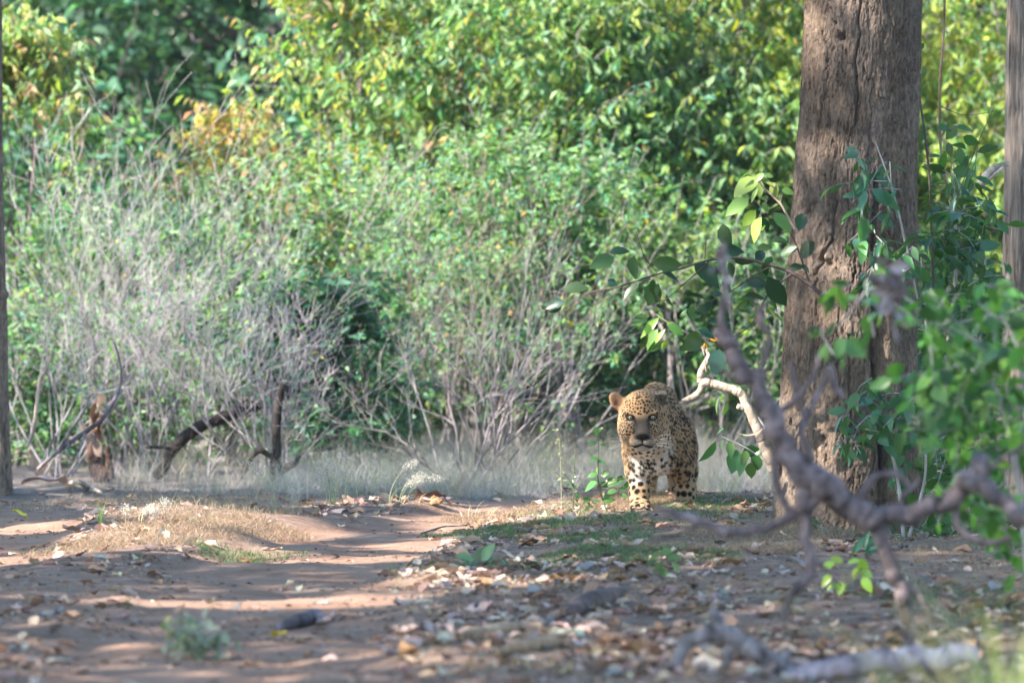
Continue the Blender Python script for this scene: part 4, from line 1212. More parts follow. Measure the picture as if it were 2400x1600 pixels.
# leaning dark log and the dead stub on the left
stick('leaning_log', 'dark dead log leaning across the left undergrowth', [(366, 1120, 12, 45.2), (405, 1055, 14, 45.2), (445, 1015, 15, 45.2), (520, 978, 14.5, 45.2), (600, 948, 14, 45.3), (660, 922, 15, 45.3), (705, 905, 12, 45.3)], M['dark_wood'], 12, .11, 'log',
      extra=[[(425, 1032, 7, 45.2), (395, 1065, 6, 45.2), (362, 1108, 5, 45.2)], [(700, 907, 6, 45.3), (740, 890, 4, 45.3), (790, 880, 2, 45.3)], [(520, 978, 4, 45.2), (505, 930, 3, 45.2), (515, 890, 1.5, 45.2)]])
stick('dead_stub', 'upright dark broken stub crossing the leaning log', [(640, 1135, 18, 44.4), (648, 1060, 11, 44.4), (650, 1000, 10.5, 44.4), (655, 940, 10, 44.4), (662, 898, 8, 44.4)], M['dark_wood'], 12, .12, 'stump',
      extra=[[(640, 1075, 7, 44.4), (605, 1055, 7, 44.3), (585, 1085, 5, 44.8), (570, 1120, 4, 44.7)], [(655, 1105, 10, 44.4), (690, 1085, 7, 44.3), (702, 1065, 4, 44.3)]])
stick('fallen_branch', 'thin dark branch lying behind the left stump', [(340, 1047, 4, 45), (400, 1050, 5, 45)], M['dark_wood'])
stick('stump', 'small split rotten stump under dead leaves on the left', [(232, 1125, 23, 45.0), (230, 1085, 20, 45.0), (226, 1050, 16, 45.0), (222, 1035, 7, 45.0)], M['dark_wood'], 12, .16, 'stump', colr=(3., 2.1, 1.7),
      extra=[[(256, 1125, 9, 44.95), (255, 1070, 8, 44.95), (254, 1045, 4, 44.95)]])
# dead leaves hung on the stump
def stump_leaves():
    rng = np.random.default_rng(4)
    for i, (px, py, c, l) in enumerate(((218, 1030, (.24, .17, .15), 'curled dead leaf draped over the small stump, lower left'), (205, 1015, (.30, .23, .22), 'pinkish dead leaf hanging on the stump, pale one'), (236, 985, (.15, .085, .055), 'rust brown dead leaf on the stump top, right one'), (215, 968, (.14, .08, .055), 'rust brown dead leaf on the stump top, left one'),
                                  (240, 1000, (.17, .10, .065), 'brown hanging dead leaf right on the stump'), (226, 935, (.42, .33, .28), 'cream hooked dry leaf sticking up from the stump'), (232, 1045, (.24, .17, .14), 'pale brown leaf low on the stump'))):
        p = P(px, py, 44.8)
        o = bpy.data.objects.new('dead_leaf', DLM[i]); COL.objects.link(o)
        o.location = p; o.scale = (.15, .15, .15); o.rotation_euler = (R(90) + rng.normal(0, .3), rng.normal(0, .4), rng.normal(0, .6)); o.color = (*c, 1)
        tag(o, l, 'leaf')
stump_leaves()
# bleached sticks on the left
stick('bare_stick', 'long pale bent stick slanting up from the left verge', [(88, 1100, 4, 42.6), (130, 1062, 5, 42.6), (200, 1012, 5.5, 42.7), (245, 975, 5, 42.7), (275, 920, 4, 42.8), (284, 890, 3.5, 42.8), (281, 850, 3, 42.8), (268, 800, 2, 42.8)], M['dead_wood'], 6, .05, colr=(1.15, 1.1, 1.15),
      extra=[[(135, 1060, 3.5, 42.6), (165, 1010, 3.5, 42.6), (195, 965, 3, 42.6), (212, 925, 2, 42.6)], [(160, 1040, 3, 42.6), (158, 1060, 3, 42.5), (163, 1085, 2.5, 42.5)], [(200, 1012, 3, 42.7), (180, 1075, 2, 42.5)], [(110, 1078, 3, 42.6), (118, 1040, 2.5, 42.6), (130, 1020, 2, 42.6)]])
stick('bare_stick', 'pale crooked upright stick next to the left trunk', [(64, 1045, 3, 42.9), (78, 1010, 4, 42.9), (84, 960, 4, 42.9), (90, 915, 4.5, 42.9), (95, 885, 4.5, 42.9), (110, 862, 3.5, 42.9), (122, 815, 2, 42.9)], M['pale_wood'], 6, .05, colr=(1, .95, 1))
# ================================================================ plants whose leaves can be told apart
def leaf_mesh(kind, wr, mat, name='leaf'):
    tv, tq, tt = leaf_template(kind); mb = MB()
    v = tv.copy(); v[:, 0] *= wr
    mb.add(v, tq, tt); me = mb.mesh(name, colors=False); me.materials.append(mat); return me
LM = {'broad': leaf_mesh('near', .72, M['leaf_part']), 'oval': leaf_mesh('near', .52, M['leaf_part']), 'narrow': leaf_mesh('slim', .34, M['leaf_part'])}
D_GREEN, D_TEAL, D_LIT = (.055, .14, .05), (.045, .14, .085), (.21, .33, .06)

def leaf_child(root, pos, d, length, kind, col, rng, roll=.5, face=(0, -.35, 1.0)):
    f = leaf_frames(np.array([d]), rng, roll, face)[0]
    o = bpy.data.objects.new('leaf', LM[kind]); COL.objects.link(o); o.parent = root
    m = Matrix(f.tolist()).to_4x4(); m.translation = Vector(pos) - root.location
    o.matrix_local = m @ Matrix.Scale(length, 4)
    o.color = (*np.clip(np.array(col) * (1 + rng.normal(0, .18)) * (1 + rng.normal(0, .06, 3)), .01, .9), 1)
    return o

def stems_part(root, runs, mat, k=5, col=(1, 1, 1), name='stem', lump=.03):
    rng = np.random.default_rng(len(runs)); mb = MB()
    for rows in runs:
        c = np.array([(*P(x, y, Yd), r * Yd / FPX) for x, y, r, Yd in rows])
        n = 4 * len(rows) + 2
        s = spline(c, n); tube(mb, s[:, :3], np.maximum(s[:, 3], .0007), k, col, lump, rng, cap=False)
    return put(name, mb.mesh(name, root.location), mat, root)

def z6(zx, zy): return 1250 + zx / 3.015, 380 + zy / 3.015

def sprig(name, label, cat, Y, runs, leaves, kinds, cols, mat=None, stemcol=(1, 1, 1), seed=0, conv=z6, sc=3.015, group=None, base=None, grow_=1.05):
    rng = np.random.default_rng(seed)
    b = base or P(*runs[0][0][:2], Y)
    root = thing(name, label, cat, b, group)
    stems_part(root, [[(x, y, r, Y) for x, y, r in rows] for rows in runs], mat or M['twig'], col=stemcol)
    for zx, zy, ln, ang in leaves:
        x, y = conv(zx, zy); L_ = ln / sc * Y / FPX * grow_
        a = R(ang); d = np.array([math.cos(a), rng.normal(0, .35), math.sin(a)])
        d = d if d[2] < .25 else -d         # leaves hang
        c = np.array(P(x, y, Y + rng.normal(0, .05)))
        leaf_child(root, c - d / np.linalg.norm(d) * L_ * .5, d, L_, kinds[rng.integers(len(kinds))], cols[rng.integers(len(cols))], rng, .55, (.1, -.9, .6))
    return root

sprig('leafy_branch', 'long thin branch with dark oval leaves reaching left from the big trunk', 'branch', 35.7,
      [[(1960, 720, 6), (1900, 668, 5), (1857, 640, 4.5), (1810, 622, 4), (1740, 606, 3.5), (1665, 609, 3), (1600, 628, 2.5), (1548, 640, 2.5), (1449, 672, 2), (1383, 686, 1.6), (1323, 722, 1.2)],
       [(1665, 609, 2), (1615, 655, 1.8), (1548, 712, 1.2)], [(1525, 652, 1.8), (1440, 690, 1.4), (1366, 728, 1)], [(1540, 640, 1.4), (1510, 600, 1.2), (1490, 540, .9)], [(1810, 622, 2), (1760, 650, 2), (1700, 690, 1.6), (1630, 720, 1.2)],
       [(1857, 640, 3), (1800, 690, 2.4), (1760, 760, 2), (1700, 800, 1.5)], [(1652, 608, 1.5), (1655, 560, 1)], [(1900, 668, 3), (1860, 560, 2), (1830, 520, 1.4)]],
      [(1355, 525, 140, 100), (610, 625, 110, 10), (1400, 625, 140, -10), (490, 700, 160, 20), (705, 750, 150, 85), (950, 720, 165, -5), (1110, 700, 60, 70), (985, 810, 115, -20), (1230, 790, 190, 140),
       (1490, 710, 120, -20), (375, 825, 70, 100), (300, 885, 140, 10), (450, 825, 60, 80), (840, 870, 70, 80), (840, 940, 150, 60), (690, 900, 120, 40), (385, 985, 80, 150), (155, 1005, 110, 15), (160, 1045, 80, 35),
       (960, 985, 80, 110), (1600, 660, 80, 60), (1720, 920, 200, -60), (1580, 850, 120, 0), (1570, 945, 120, 0), (1150, 940, 100, 0), (1300, 930, 60, 10), (1120, 1070, 90, 80), (1200, 1040, 130, 50), (1640, 600, 90, 10),
       (1740, 550, 100, 0), (1800, 625, 120, 20), (1930, 620, 120, 45), (1860, 740, 80, 0), (1925, 750, 80, -30), (1310, 1125, 120, 0), (1230, 1210, 110, -20), (1300, 1410, 140, 80), (1130, 1270, 150, 40),
       (1400, 760, 90, -70), (1640, 760, 80, -80), (1660, 700, 70, 60), (1480, 880, 90, 20), (1370, 880, 80, -40), (1890, 420, 100, 80), (1700, 1000, 90, -50), (1640, 440, 90, -60), (1540, 1000, 70, -30), (560, 850, 60, 150)],
      ['broad', 'oval', 'oval'], [(.02, .055, .022), (.018, .055, .04), (.035, .075, .022)], seed=1, stemcol=(.25, .2, .18), grow_=1.35)
sprig('leafy_sprig', 'sunlit bright green sprig beside the big trunk', 'branch', 35.6,
      [[(1862, 536, 3.5), (1842, 500, 3), (1828, 476, 2.5), (1790, 440, 2), (1772, 412, 1.5)], [(1800, 500, 2), (1780, 480, 1.5), (1762, 464, 1.2)], [(1828, 476, 1.5), (1833, 455, 1.2)]],
      [(1490, 90, 130, 20), (1500, 165, 210, 30), (1670, 95, 60, 0), (1660, 135, 100, -30), (1600, 195, 120, 80), (1440, 310, 200, 32), (1700, 200, 110, 90), (1800, 205, 90, -10), (1630, 255, 80, 0), (1520, 400, 160, 50),
       (1570, 480, 200, 65), (1760, 420, 180, -45), (1700, 310, 70, 20), (1690, 160, 110, -20), (1610, 470, 80, 40), (1560, 230, 110, 60), (1640, 320, 80, -60), (1590, 110, 90, 40)],
      ['oval', 'narrow', 'broad'], [D_LIT, (.20, .26, .06), (.10, .18, .04)], seed=2, stemcol=(1.2, 1, .8))
sprig('leafy_sprig', 'sunlit drooping green sprig above the spotted cat', 'branch', 35.9,
      [[(1700, 800, 2.5), (1640, 790, 2), (1590, 770, 2), (1550, 745, 1.5), (1535, 735, 1.2)], [(1640, 790, 2), (1650, 830, 1.6), (1655, 870, 1.2)]],
      [(750, 1110, 150, 25), (820, 1165, 190, 45), (835, 1255, 170, 60), (780, 1275, 140, 62), (900, 1090, 80, 100), (1010, 1180, 130, -30), (930, 1290, 100, 70), (890, 1230, 130, 50), (860, 1300, 120, 40), (980, 1150, 80, -20),
       (1130, 1290, 170, 40), (1230, 1220, 110, -30), (1330, 1400, 110, 75), (1060, 1060, 80, 30), (1470, 1010, 110, 40), (1520, 960, 110, 10), (1430, 930, 90, 20), (1690, 1060, 120, -40), (1730, 1090, 120, -30), (1640, 1130, 80, -50)],
      ['oval', 'narrow', 'oval'], [(.10, .19, .04), D_LIT, (.06, .13, .03)], seed=3, stemcol=(1.1, .9, .8))
sprig('yellow_flower', 'small orange-yellow withered blossom on the twig above the spotted cat', 'flower', 35.8, [[(1650, 820, 1.5), (1652, 812, 1.2)]],
      [(1205, 1295, 40, 80), (1225, 1300, 40, -60), (1280, 1250, 60, 0), (1210, 1320, 40, -90)], ['oval'], [(.6, .30, .02)], seed=4)
sprig('leafy_sprig', 'green leaves hanging low beside the broken pale branch', 'branch', 36.6,
      [[(1806, 1088, 3), (1780, 1070, 2.2), (1750, 1050, 2), (1720, 1035, 1.5), (1690, 1022, 1)], [(1800, 1010, 3), (1770, 970, 2.5), (1735, 942, 1.6)]],
      [(1687, 1010, 26, 30), (1662, 1060, 60, 60), (1690, 1042, 28, 60), (1712, 1052, 40, -85), (1722, 1080, 56, 78), (1738, 1090, 50, 70), (1750, 1050, 40, -20), (1762, 1056, 40, 0), (1775, 1085, 40, 80), (1760, 1102, 38, 88), (1788, 1045, 30, 60), (1804, 1046, 26, 80), (1745, 1072, 40, 70), (1770, 1065, 40, 50), (1700, 960, 34, 78), (1680, 950, 44, 70)],
      ['oval', 'broad'], [D_GREEN, (.08, .16, .04)], seed=5, conv=lambda x, y: (x, y), sc=1.0)

def leaf_mass(name, label, cat, Y, dY, blobs, n_part, n_stuff, kinds, cols, size, seed, stems=(), group=None, base_px=None, droop=.5, stemmat=None, stemcol=(1, 1, 1), twigs=None):
    """blobs: (px, py, rx, ry, weight) patches of the picture the plant fills at distance Y +- dY"""
    rng = np.random.default_rng(seed)
    bp = ground_at(*base_px) if base_px else P(blobs[0][0], blobs[0][1], Y)
    root = thing(name, label, cat, bp, group)
    w = np.array([b[4] for b in blobs], float); w /= w.sum()
    N = n_part + n_stuff
    # twigs first, leaves sit on twigs
    nt = max(4, N // 6); pos, dr = [], []; mb = MB()
    for i in range(nt):
        b = blobs[rng.choice(len(blobs), p=w)]
        u = rng.uniform(-1, 1, 2); u = u / max(1, np.linalg.norm(u) * 1.02)
        Yd = Y + rng.uniform(-dY, dY)
        c = np.array(P(b[0] + u[0] * b[2], b[1] + u[1] * b[3], Yd))
        d = rng.normal(0, 1, 3) + np.array([u[0] * .5, 0, .35]); d /= np.linalg.norm(d)
        ln = size * rng.uniform(1.2, 2.6)
        p = np.array([c - d * ln * .5, c + rng.normal(0, .01, 3), c + d * ln * .5 - (0, 0, .15 * ln)])
        tube(mb, p, [.003, .0022, .0012], 4, np.array(stemcol) * rng.uniform(.6, 1), cap=False)
        for t in (.15, .35, .5, .7, .85, 1.0):
            q = p[0] * (1 - t) + p[2] * t
            s_ = rng.normal(0, 1, 3); s_ /= np.linalg.norm(s_)
            pos.append(q); dr.append(s_ * .9 + d * .5 * t - np.array([0, 0, droop]))
    for rows in stems:
        c = np.array([(*P(x, y, Yd), r * Yd / FPX) for x, y, r, Yd in rows]); s = spline(c, 5 * len(rows))
        tube(mb, s[:, :3], s[:, 3], 6, stemcol, .05, rng, cap=False)
    put('stems', mb.mesh('stems', root.location), stemmat or M['twig'], root)
    pos, dr = np.array(pos)[:N], np.array(dr)[:N]
    order = np.argsort(pos[:, 1])           # the nearest ones are single leaves
    for i in order[:n_part]:
        leaf_child(root, pos[i], dr[i], size * rng.uniform(.65, 1.25), kinds[rng.integers(len(kinds))], cols[rng.integers(len(cols))], rng, .7)
    if n_stuff and len(order) > n_part:
        o = order[n_part:]; ml = MB(); ln = size * rng.uniform(.6, 1.2, len(o))
        add_leaves(ml, pos[o], leaf_frames(dr[o], rng, .7), ln, ln * .42, pick(rng, len(o), cols, [1] * len(cols)), 'near')
        put('foliage', ml.mesh('foliage', root.location), M['leaf'], root, kind='stuff')
    return root

leaf_mass('climbing_vine', 'dark green drooping vine leaves hanging over the shaded side of the big trunk', 'vine', 35.75, .12,
          [(2060, 400, 60, 40, 3), (2050, 480, 50, 50, 3), (2030, 350, 40, 25, 1), (2110, 450, 30, 40, 1.5), (2100, 540, 40, 40, 1.5), (2080, 620, 50, 60, 2), (2040, 640, 25, 40, 1)],
          120, 0, ['narrow', 'oval', 'narrow'], [D_TEAL, D_GREEN], .105, 31, droop=.8,
          stems=[[(2150, 700, 3, 35.9), (2120, 560, 3, 35.85), (2090, 440, 2, 35.8), (2050, 330, 1.5, 35.8)]])
leaf_mass('leafy_shrub_near', 'dark green leafy shrub between the big trunk and the slim right trunk', 'shrub', 37.2, .4,
          [(2230, 640, 110, 110, 4), (2180, 560, 60, 60, 1.5), (2260, 520, 80, 50, 2), (2240, 420, 60, 70, 1.3), (2170, 760, 70, 90, 3), (2290, 740, 60, 100, 2.5), (2130, 850, 60, 80, 2), (2230, 880, 90, 80, 3), (2200, 1020, 90, 80, 3), (2260, 1120, 80, 70, 2)],
          300, 700, ['oval', 'narrow', 'oval'], [D_TEAL, D_GREEN, (.05, .11, .03)], .10, 32, base_px=(2230, 1200), droop=.35,
          stems=[[(2230, 1200, 7, 37.3), (2215, 900, 6, 37.3), (2240, 640, 4, 37.3), (2235, 380, 2, 37.3)], [(2220, 1190, 6, 37.3), (2180, 850, 5, 37.2), (2160, 600, 3, 37.2)], [(2235, 1190, 6, 37.3), (2290, 850, 4, 37.2), (2310, 600, 2.5, 37.2)]])
leaf_mass('leafy_shrub_near', 'glossy leafy shoots growing at the foot of the big trunk', 'shrub', 35.6, .25,
          [(2040, 960, 50, 60, 2), (2100, 1010, 60, 60, 2), (2170, 1060, 60, 60, 1.6), (2000, 1020, 30, 30, .8), (2130, 940, 60, 40, 1.3), (2120, 1120, 60, 70, 2), (2040, 1270, 60, 40, 1.6), (2180, 1240, 80, 50, 1.8), (2250, 1160, 70, 70, 2), (1960, 1250, 40, 40, .6)],
          300, 0, ['oval', 'narrow', 'oval'], [(.06, .13, .035), D_GREEN, D_TEAL], .10, 33, base_px=(2120, 1270), droop=.4,
          stems=[[(2120, 1270, 5, 35.6), (2100, 1100, 4, 35.6), (2050, 950, 2.5, 35.6)], [(2130, 1265, 5, 35.6), (2170, 1100, 3, 35.6), (2150, 940, 2, 35.6)]])
leaf_mass('foreground_bush', 'blurred bright green bush in the right foreground', 'shrub', 27.8, .6,
          [(2330, 760, 100, 80, 3), (2260, 830, 90, 70, 2.5), (2350, 900, 80, 110, 4), (2230, 940, 60, 60, 1.5), (2360, 1040, 60, 90, 2.5), (2270, 1060, 60, 90, 1.6), (2380, 700, 40, 40, 1), (2200, 740, 70, 50, 1.6), (2150, 860, 60, 70, 1.6), (2180, 1000, 60, 60, 1.2), (2300, 980, 90, 90, 2), (2000, 700, 50, 40, .5), (2060, 660, 60, 30, .5), (1960, 780, 40, 30, .35), (2350, 1180, 60, 70, 2), (2280, 1180, 60, 60, 1.5), (2380, 1290, 40, 60, 1)],
          300, 520, ['oval', 'broad', 'oval'], [(.10, .26, .055), (.06, .16, .04), (.16, .31, .06), (.035, .10, .03)], .080, 34, base_px=(2420, 1480), droop=.55,
          stems=[[(2420, 1480, 9, 27.8), (2390, 1150, 7, 27.8), (2330, 900, 5, 27.8), (2250, 800, 3, 27.8)], [(2420, 1480, 9, 27.8), (2400, 900, 5, 27.8), (2340, 720, 3, 27.8)], [(2360, 900, 4, 27.8), (2200, 760, 3, 27.7), (2060, 670, 2, 27.7), (1960, 770, 1.2, 27.7)]])

# seedlings near the spotted cat
def sapling(label, runs, leaves, col, seed, Y=39.4, kind='broad', cat='plant', stemcol=(.10, .13, .05), name='seedling', mat=None):
    b = ground_at(*runs[0][0][:2])
    rng = np.random.default_rng(seed)
    root = thing(name, label, cat, b)
    stems_part(root, [[(x, y, r, b.y) for x, y, r in rows] for rows in runs], mat or M['stem_green'], 4, stemcol)
    for x, y, ln, ang in leaves:
        a = R(ang); d = np.array([math.cos(a), rng.normal(-.2, .4), math.sin(a)])
        L_ = ln * b.y / FPX; c = np.array(P(x, y, b.y + rng.normal(0, .015)))
        leaf_child(root, c - d / np.linalg.norm(d) * L_ * .45, d, L_ * 1.15, kind, col, rng, .3, (0, -.8, .7))
    return root
zz5 = lambda x, y: (1250 + x / 5.228, 950 + y / 5.228)
def lv(rows): return [(*zz5(x, y), l / 5.228, a) for x, y, l, a in rows]
def st(rows): return [(*zz5(x, y), r) for x, y, r in rows]
sapling('green seedling with paired toothed leaves right beside the spotted cat', [st([(905, 1310, 2.2), (850, 1150, 2), (800, 960, 1.8), (790, 800, 1.5), (800, 600, 1.2), (800, 300, .8)]), st([(820, 990, 1.2), (930, 935, 1), (1110, 885, .8)]), st([(1040, 1130, 1.2), (1040, 980, 1)])],
        lv([(755, 652, 110, 185), (820, 688, 110, -5), (735, 850, 110, 190), (865, 840, 100, 15), (780, 805, 60, 100), (715, 975, 190, 205), (860, 965, 100, -30), (940, 935, 150, 2), (1060, 905, 130, 22), (1050, 950, 90, 20), (975, 1050, 120, 185), (1090, 1020, 110, 10), (895, 1110, 90, 20), (905, 1165, 110, 10), (1100, 1100, 80, -20), (1140, 980, 80, 70), (730, 460, 110, 175), (845, 478, 60, 0), (900, 460, 80, -8), (790, 300, 110, 190), (780, 330, 80, 220), (820, 290, 60, 40), (960, 1150, 90, 5), (870, 1150, 60, 250)]),
        (.07, .16, .04), 51)
sapling('pale thin weed stalk with tiny leaves, tallest of the weeds left of the spotted cat', [st([(350, 1370, 1.2), (345, 1100, 1.0), (335, 700, .8), (318, 430, .7), (265, 290, .5)]), st([(345, 1270, .9), (440, 1170, .7)]), st([(340, 890, .8), (210, 830, .6)])],
        lv([(290, 300, 40, 30), (250, 295, 30, 170), (305, 415, 50, 0), (285, 455, 40, 190), (365, 500, 40, 10), (308, 548, 40, 150), (315, 590, 35, -80), (345, 645, 45, -20), (330, 715, 35, -80), (365, 712, 25, 10), (320, 770, 40, 120), (365, 818, 40, 0), (325, 900, 45, 200), (385, 915, 60, 0), (355, 940, 40, -70), (370, 1180, 50, 20), (385, 1205, 60, -40), (260, 1215, 60, 190), (330, 1250, 60, 200), (375, 1110, 40, 40)]),
        (.17, .23, .07), 52, stemcol=(.22, .2, .13), kind='oval')
sapling('dark thin weed stalk with tiny leaves between two other weeds', [st([(480, 1300, 1.6), (495, 1050, 1.3), (495, 850, 1.1), (510, 700, .9), (520, 580, .7)]), st([(740, 1290, 1.4), (600, 1100, 1.2), (480, 960, 1), (380, 840, .8)]), st([(360, 1270, .8), (430, 1110, .7), (490, 1000, .6)])],
        lv([(505, 710, 40, 170), (515, 650, 25, 20), (510, 870, 40, 40), (495, 820, 45, 0), (485, 930, 50, -80), (485, 980, 60, 100), (520, 1020, 50, -20), (430, 985, 60, 60), (500, 1045, 50, 0), (530, 1100, 80, -45), (530, 1150, 60, -70), (480, 1160, 50, 100), (520, 1215, 60, -30), (465, 1285, 60, 200), (650, 1145, 110, 0), (680, 1255, 110, 20), (650, 1290, 90, 190), (750, 1180, 90, 30), (640, 1180, 80, 220)]),
        (.05, .11, .035), 53, stemcol=(.07, .08, .04), kind='oval')
def id2(x, y): return x, y
sapling('bright lime green seedling in front of the big trunk', [[(1985, 1400, 2), (1983, 1360, 1.8), (1975, 1320, 1.4)], [(1985, 1370, 1.4), (2020, 1330, 1.2)], [(1984, 1380, 1.2), (1945, 1350, 1)]],
        [(1945, 1322, 34, 200), (1965, 1312, 30, 160), (1998, 1315, 32, 20), (2022, 1325, 46, -80), (2030, 1340, 30, -40), (2005, 1340, 26, 250), (1940, 1355, 34, 230), (1955, 1372, 28, 200), (1970, 1375, 32, -100), (2030, 1365, 40, -60), (1980, 1378, 30, -70), (1940, 1330, 24, 140)], (.25, .36, .05), 54, kind='oval')
sapling('small green seedling on the litter below the leopard verge', [[(1545, 1350, 1.8), (1550, 1315, 1.5), (1552, 1285, 1.2)], [(1548, 1330, 1.2), (1580, 1310, 1)]],
        [(1540, 1300, 34, 200), (1560, 1292, 30, 20), (1575, 1305, 34, 10), (1582, 1325, 30, -50), (1545, 1325, 30, 220), (1555, 1340, 30, -60), (1530, 1315, 28, 190), (1565, 1345, 26, -20)], (.10, .17, .05), 55, kind='oval')
sapling('low grey-green leafy weed on the right edge of the track', [[(1130, 1330, 1.8), (1120, 1310, 1.5)], [(1130, 1330, 1.5), (1160, 1312, 1.2)]],
        [(1095, 1305, 44, 160), (1120, 1302, 40, 60), (1140, 1298, 46, 60), (1160, 1318, 44, 10), (1170, 1330, 44, -15), (1110, 1322, 36, 200), (1135, 1322, 40, -30), (1150, 1334, 30, -20), (1095, 1320, 30, 190)], (.11, .19, .11), 56, kind='oval')
sapling('small teal-green shoot in the shade at the foot of the big trunk', [[(2030, 1310, 2), (2030, 1270, 1.5)]],
        [(2015, 1275, 50, 230), (2030, 1270, 46, 80), (2045, 1270, 46, 60), (2050, 1285, 44, 20), (2010, 1290, 40, 200), (2035, 1290, 46, -70)], D_TEAL, 57, kind='narrow')

# grey-green clump of a small plant on the near track
def grey_clump():
    rng = np.random.default_rng(61); b = ground_at(455, 1545)
    root = thing('grey_plant', 'low grey-green leafy clump on the near sandy track', 'plant', b)
    mb = MB(); n = 170; pos = []
    for i in range(34):
        a = rng.uniform(0, 6.28); e = np.array([math.cos(a) * rng.uniform(.02, .15), math.sin(a) * .12, rng.uniform(.03, .15)])
        tube(mb, spline([(0, 0, 0), e * .5 + (0, 0, .02), e], 5) + np.array(b), np.linspace(.003, .001, 5), 4, (.25, .24, .2), cap=False)
        pos += [e * t for t in (.5, .65, .8, .9, 1)]
    put('stems', mb.mesh('stems', b), M['stem_green'], root)
    for p in pos:
        leaf_child(root, np.array(b) + p + rng.normal(0, .008, 3), rng.normal(0, 1, 3) + (0, 0, .2), rng.uniform(.025, .048), 'broad', [(.22, .25, .19), (.30, .31, .26), (.13, .17, .1)][rng.integers(3)], rng)
grey_clump()

# grass tufts
def tuft(label, px, py, n, h, lean, cols, seed, w=.004, heads=0, spread=.03, cat='grass', headcol=(.50, .47, .42), dirx=0, seg=9, name='grass_tuft'):
    rng = np.random.default_rng(seed); b = ground_at(px, py); root = thing(name, label, cat, b)
    for i in range(n):
        mb = MB(); hh = h * rng.uniform(.6, 1.1); a = rng.uniform(0, 6.28); ln = lean * rng.uniform(.3, 1.2)
        d = np.array([math.cos(a) + dirx, math.sin(a) * .6, 0])
        t = np.linspace(0, 1, seg)[:, None]
        p = np.array([rng.normal(0, spread), rng.normal(0, spread), 0]) + d * ln * hh * t ** 2 + np.array([0, 0, 1]) * hh * (t - .55 * ln * t ** 2.5)
        wd = np.array([rng.normal(), rng.normal(), .1]); wd /= np.linalg.norm(wd)
        ww = (w * (1 - .9 * t ** 1.5)) * wd * .5
        v = np.concatenate([p - ww, p + ww]); q = [(j, j + seg, j + seg + 1, j + 1) for j in range(seg - 1)]
        c = pick(rng, 1, cols, [1] * len(cols))[0]
        mb.add(v + np.array(b), q, None, c)
        bl = put('blade', mb.mesh('blade', b), M['grass'], root)
        if i < heads:
            mh = MB(); k = 220; f = rng.uniform(.72, 1.0, k) ** .9; j = f * (seg - 1); j0 = np.minimum(j.astype(int), seg - 2)
            c0 = p[j0] + (p[j0 + 1] - p[j0]) * (j - j0)[:, None]
            c0 = c0 + rng.normal(0, .010, (k, 3)) * (1.25 - f)[:, None] * 3
            dd = rng.normal(0, 1, (k, 3)) + (0, 0, .8); l2 = rng.uniform(.006, .012, k)
            add_leaves(mh, c0 + np.array(b), leaf_frames(dd, rng), l2, l2 * .4, pick(rng, k, [headcol], [1], .15), 'far')
            put('seed_head', mh.mesh('seed_head', b), M['grass'], bl)
    return root
SG = [(.30, .31, .19), (.36, .33, .25), (.2, .25, .12)]
tuft('sunlit seeding grass tuft with three fluffy heads', 790, 1185, 30, .31, .5, SG, 71, .0036, 7, .05)
tuft('smaller seeding grass stalks right of the fluffy tuft', 935, 1190, 9, .28, .75, SG, 72, .003, 5, .03, dirx=.35)
tuft('short seeding grass left of the fluffy tuft', 690, 1200, 10, .16, .6, SG, 73, .0026, 3, .03, dirx=-.35)
tuft('lone dry grass stalk standing above the pale grass', 640, 1205, 3, .30, .35, SG, 74, .0028, 1, .01, dirx=-.3)
tuft('thin dry seed stalks on the left grass hump', 325, 1225, 10, .14, .8, [(.60, .50, .36), (.5, .4, .28)], 75, .0028, 5, .05)
tuft('small bright green grass tuft on the left hump', 235, 1240, 9, .14, .2, [(.16, .30, .06), (.22, .34, .1)], 76, .0055, 0, .006)
tuft('green grass tuft beside the foot of the big trunk', 1722, 1160, 30, .17, .6, [(.14, .22, .07), (.22, .30, .13)], 77, .004, 0, .05)
tuft('dry straw stalks around the red-brown leaf', 970, 1185, 9, .13, 1.3, [(.55, .36, .2), (.6, .45, .25)], 78, .004, 0, .05)
tuft('dry straw stalks poking up at the bend of the track', 1120, 1215, 12, .13, .9, [(.62, .50, .34), (.5, .38, .24)], 79, .0035, 0, .06)
tuft('sunlit short green grass at the bend of the track', 1270, 1215, 60, .06, .8, [(.26, .30, .10), (.36, .34, .16)], 80, .0035, 0, .13)
tuft('thin grass tuft on the right edge of the track', 930, 1385, 12, .12, .5, [(.20, .25, .12), (.34, .32, .2)], 81, .003, 0, .03)
tuft('arching green grass blades reaching in from the left edge', -40, 1130, 9, .62, 1.0, [(.30, .42, .17), (.36, .46, .2)], 82, .011, 0, .05, dirx=1.15, seg=14)
tuft('dry yellowish grass beyond the stump', 440, 1130, 14, .30, .9, [(.42, .36, .26), (.36, .33, .24)], 83, .003, 2, .1)
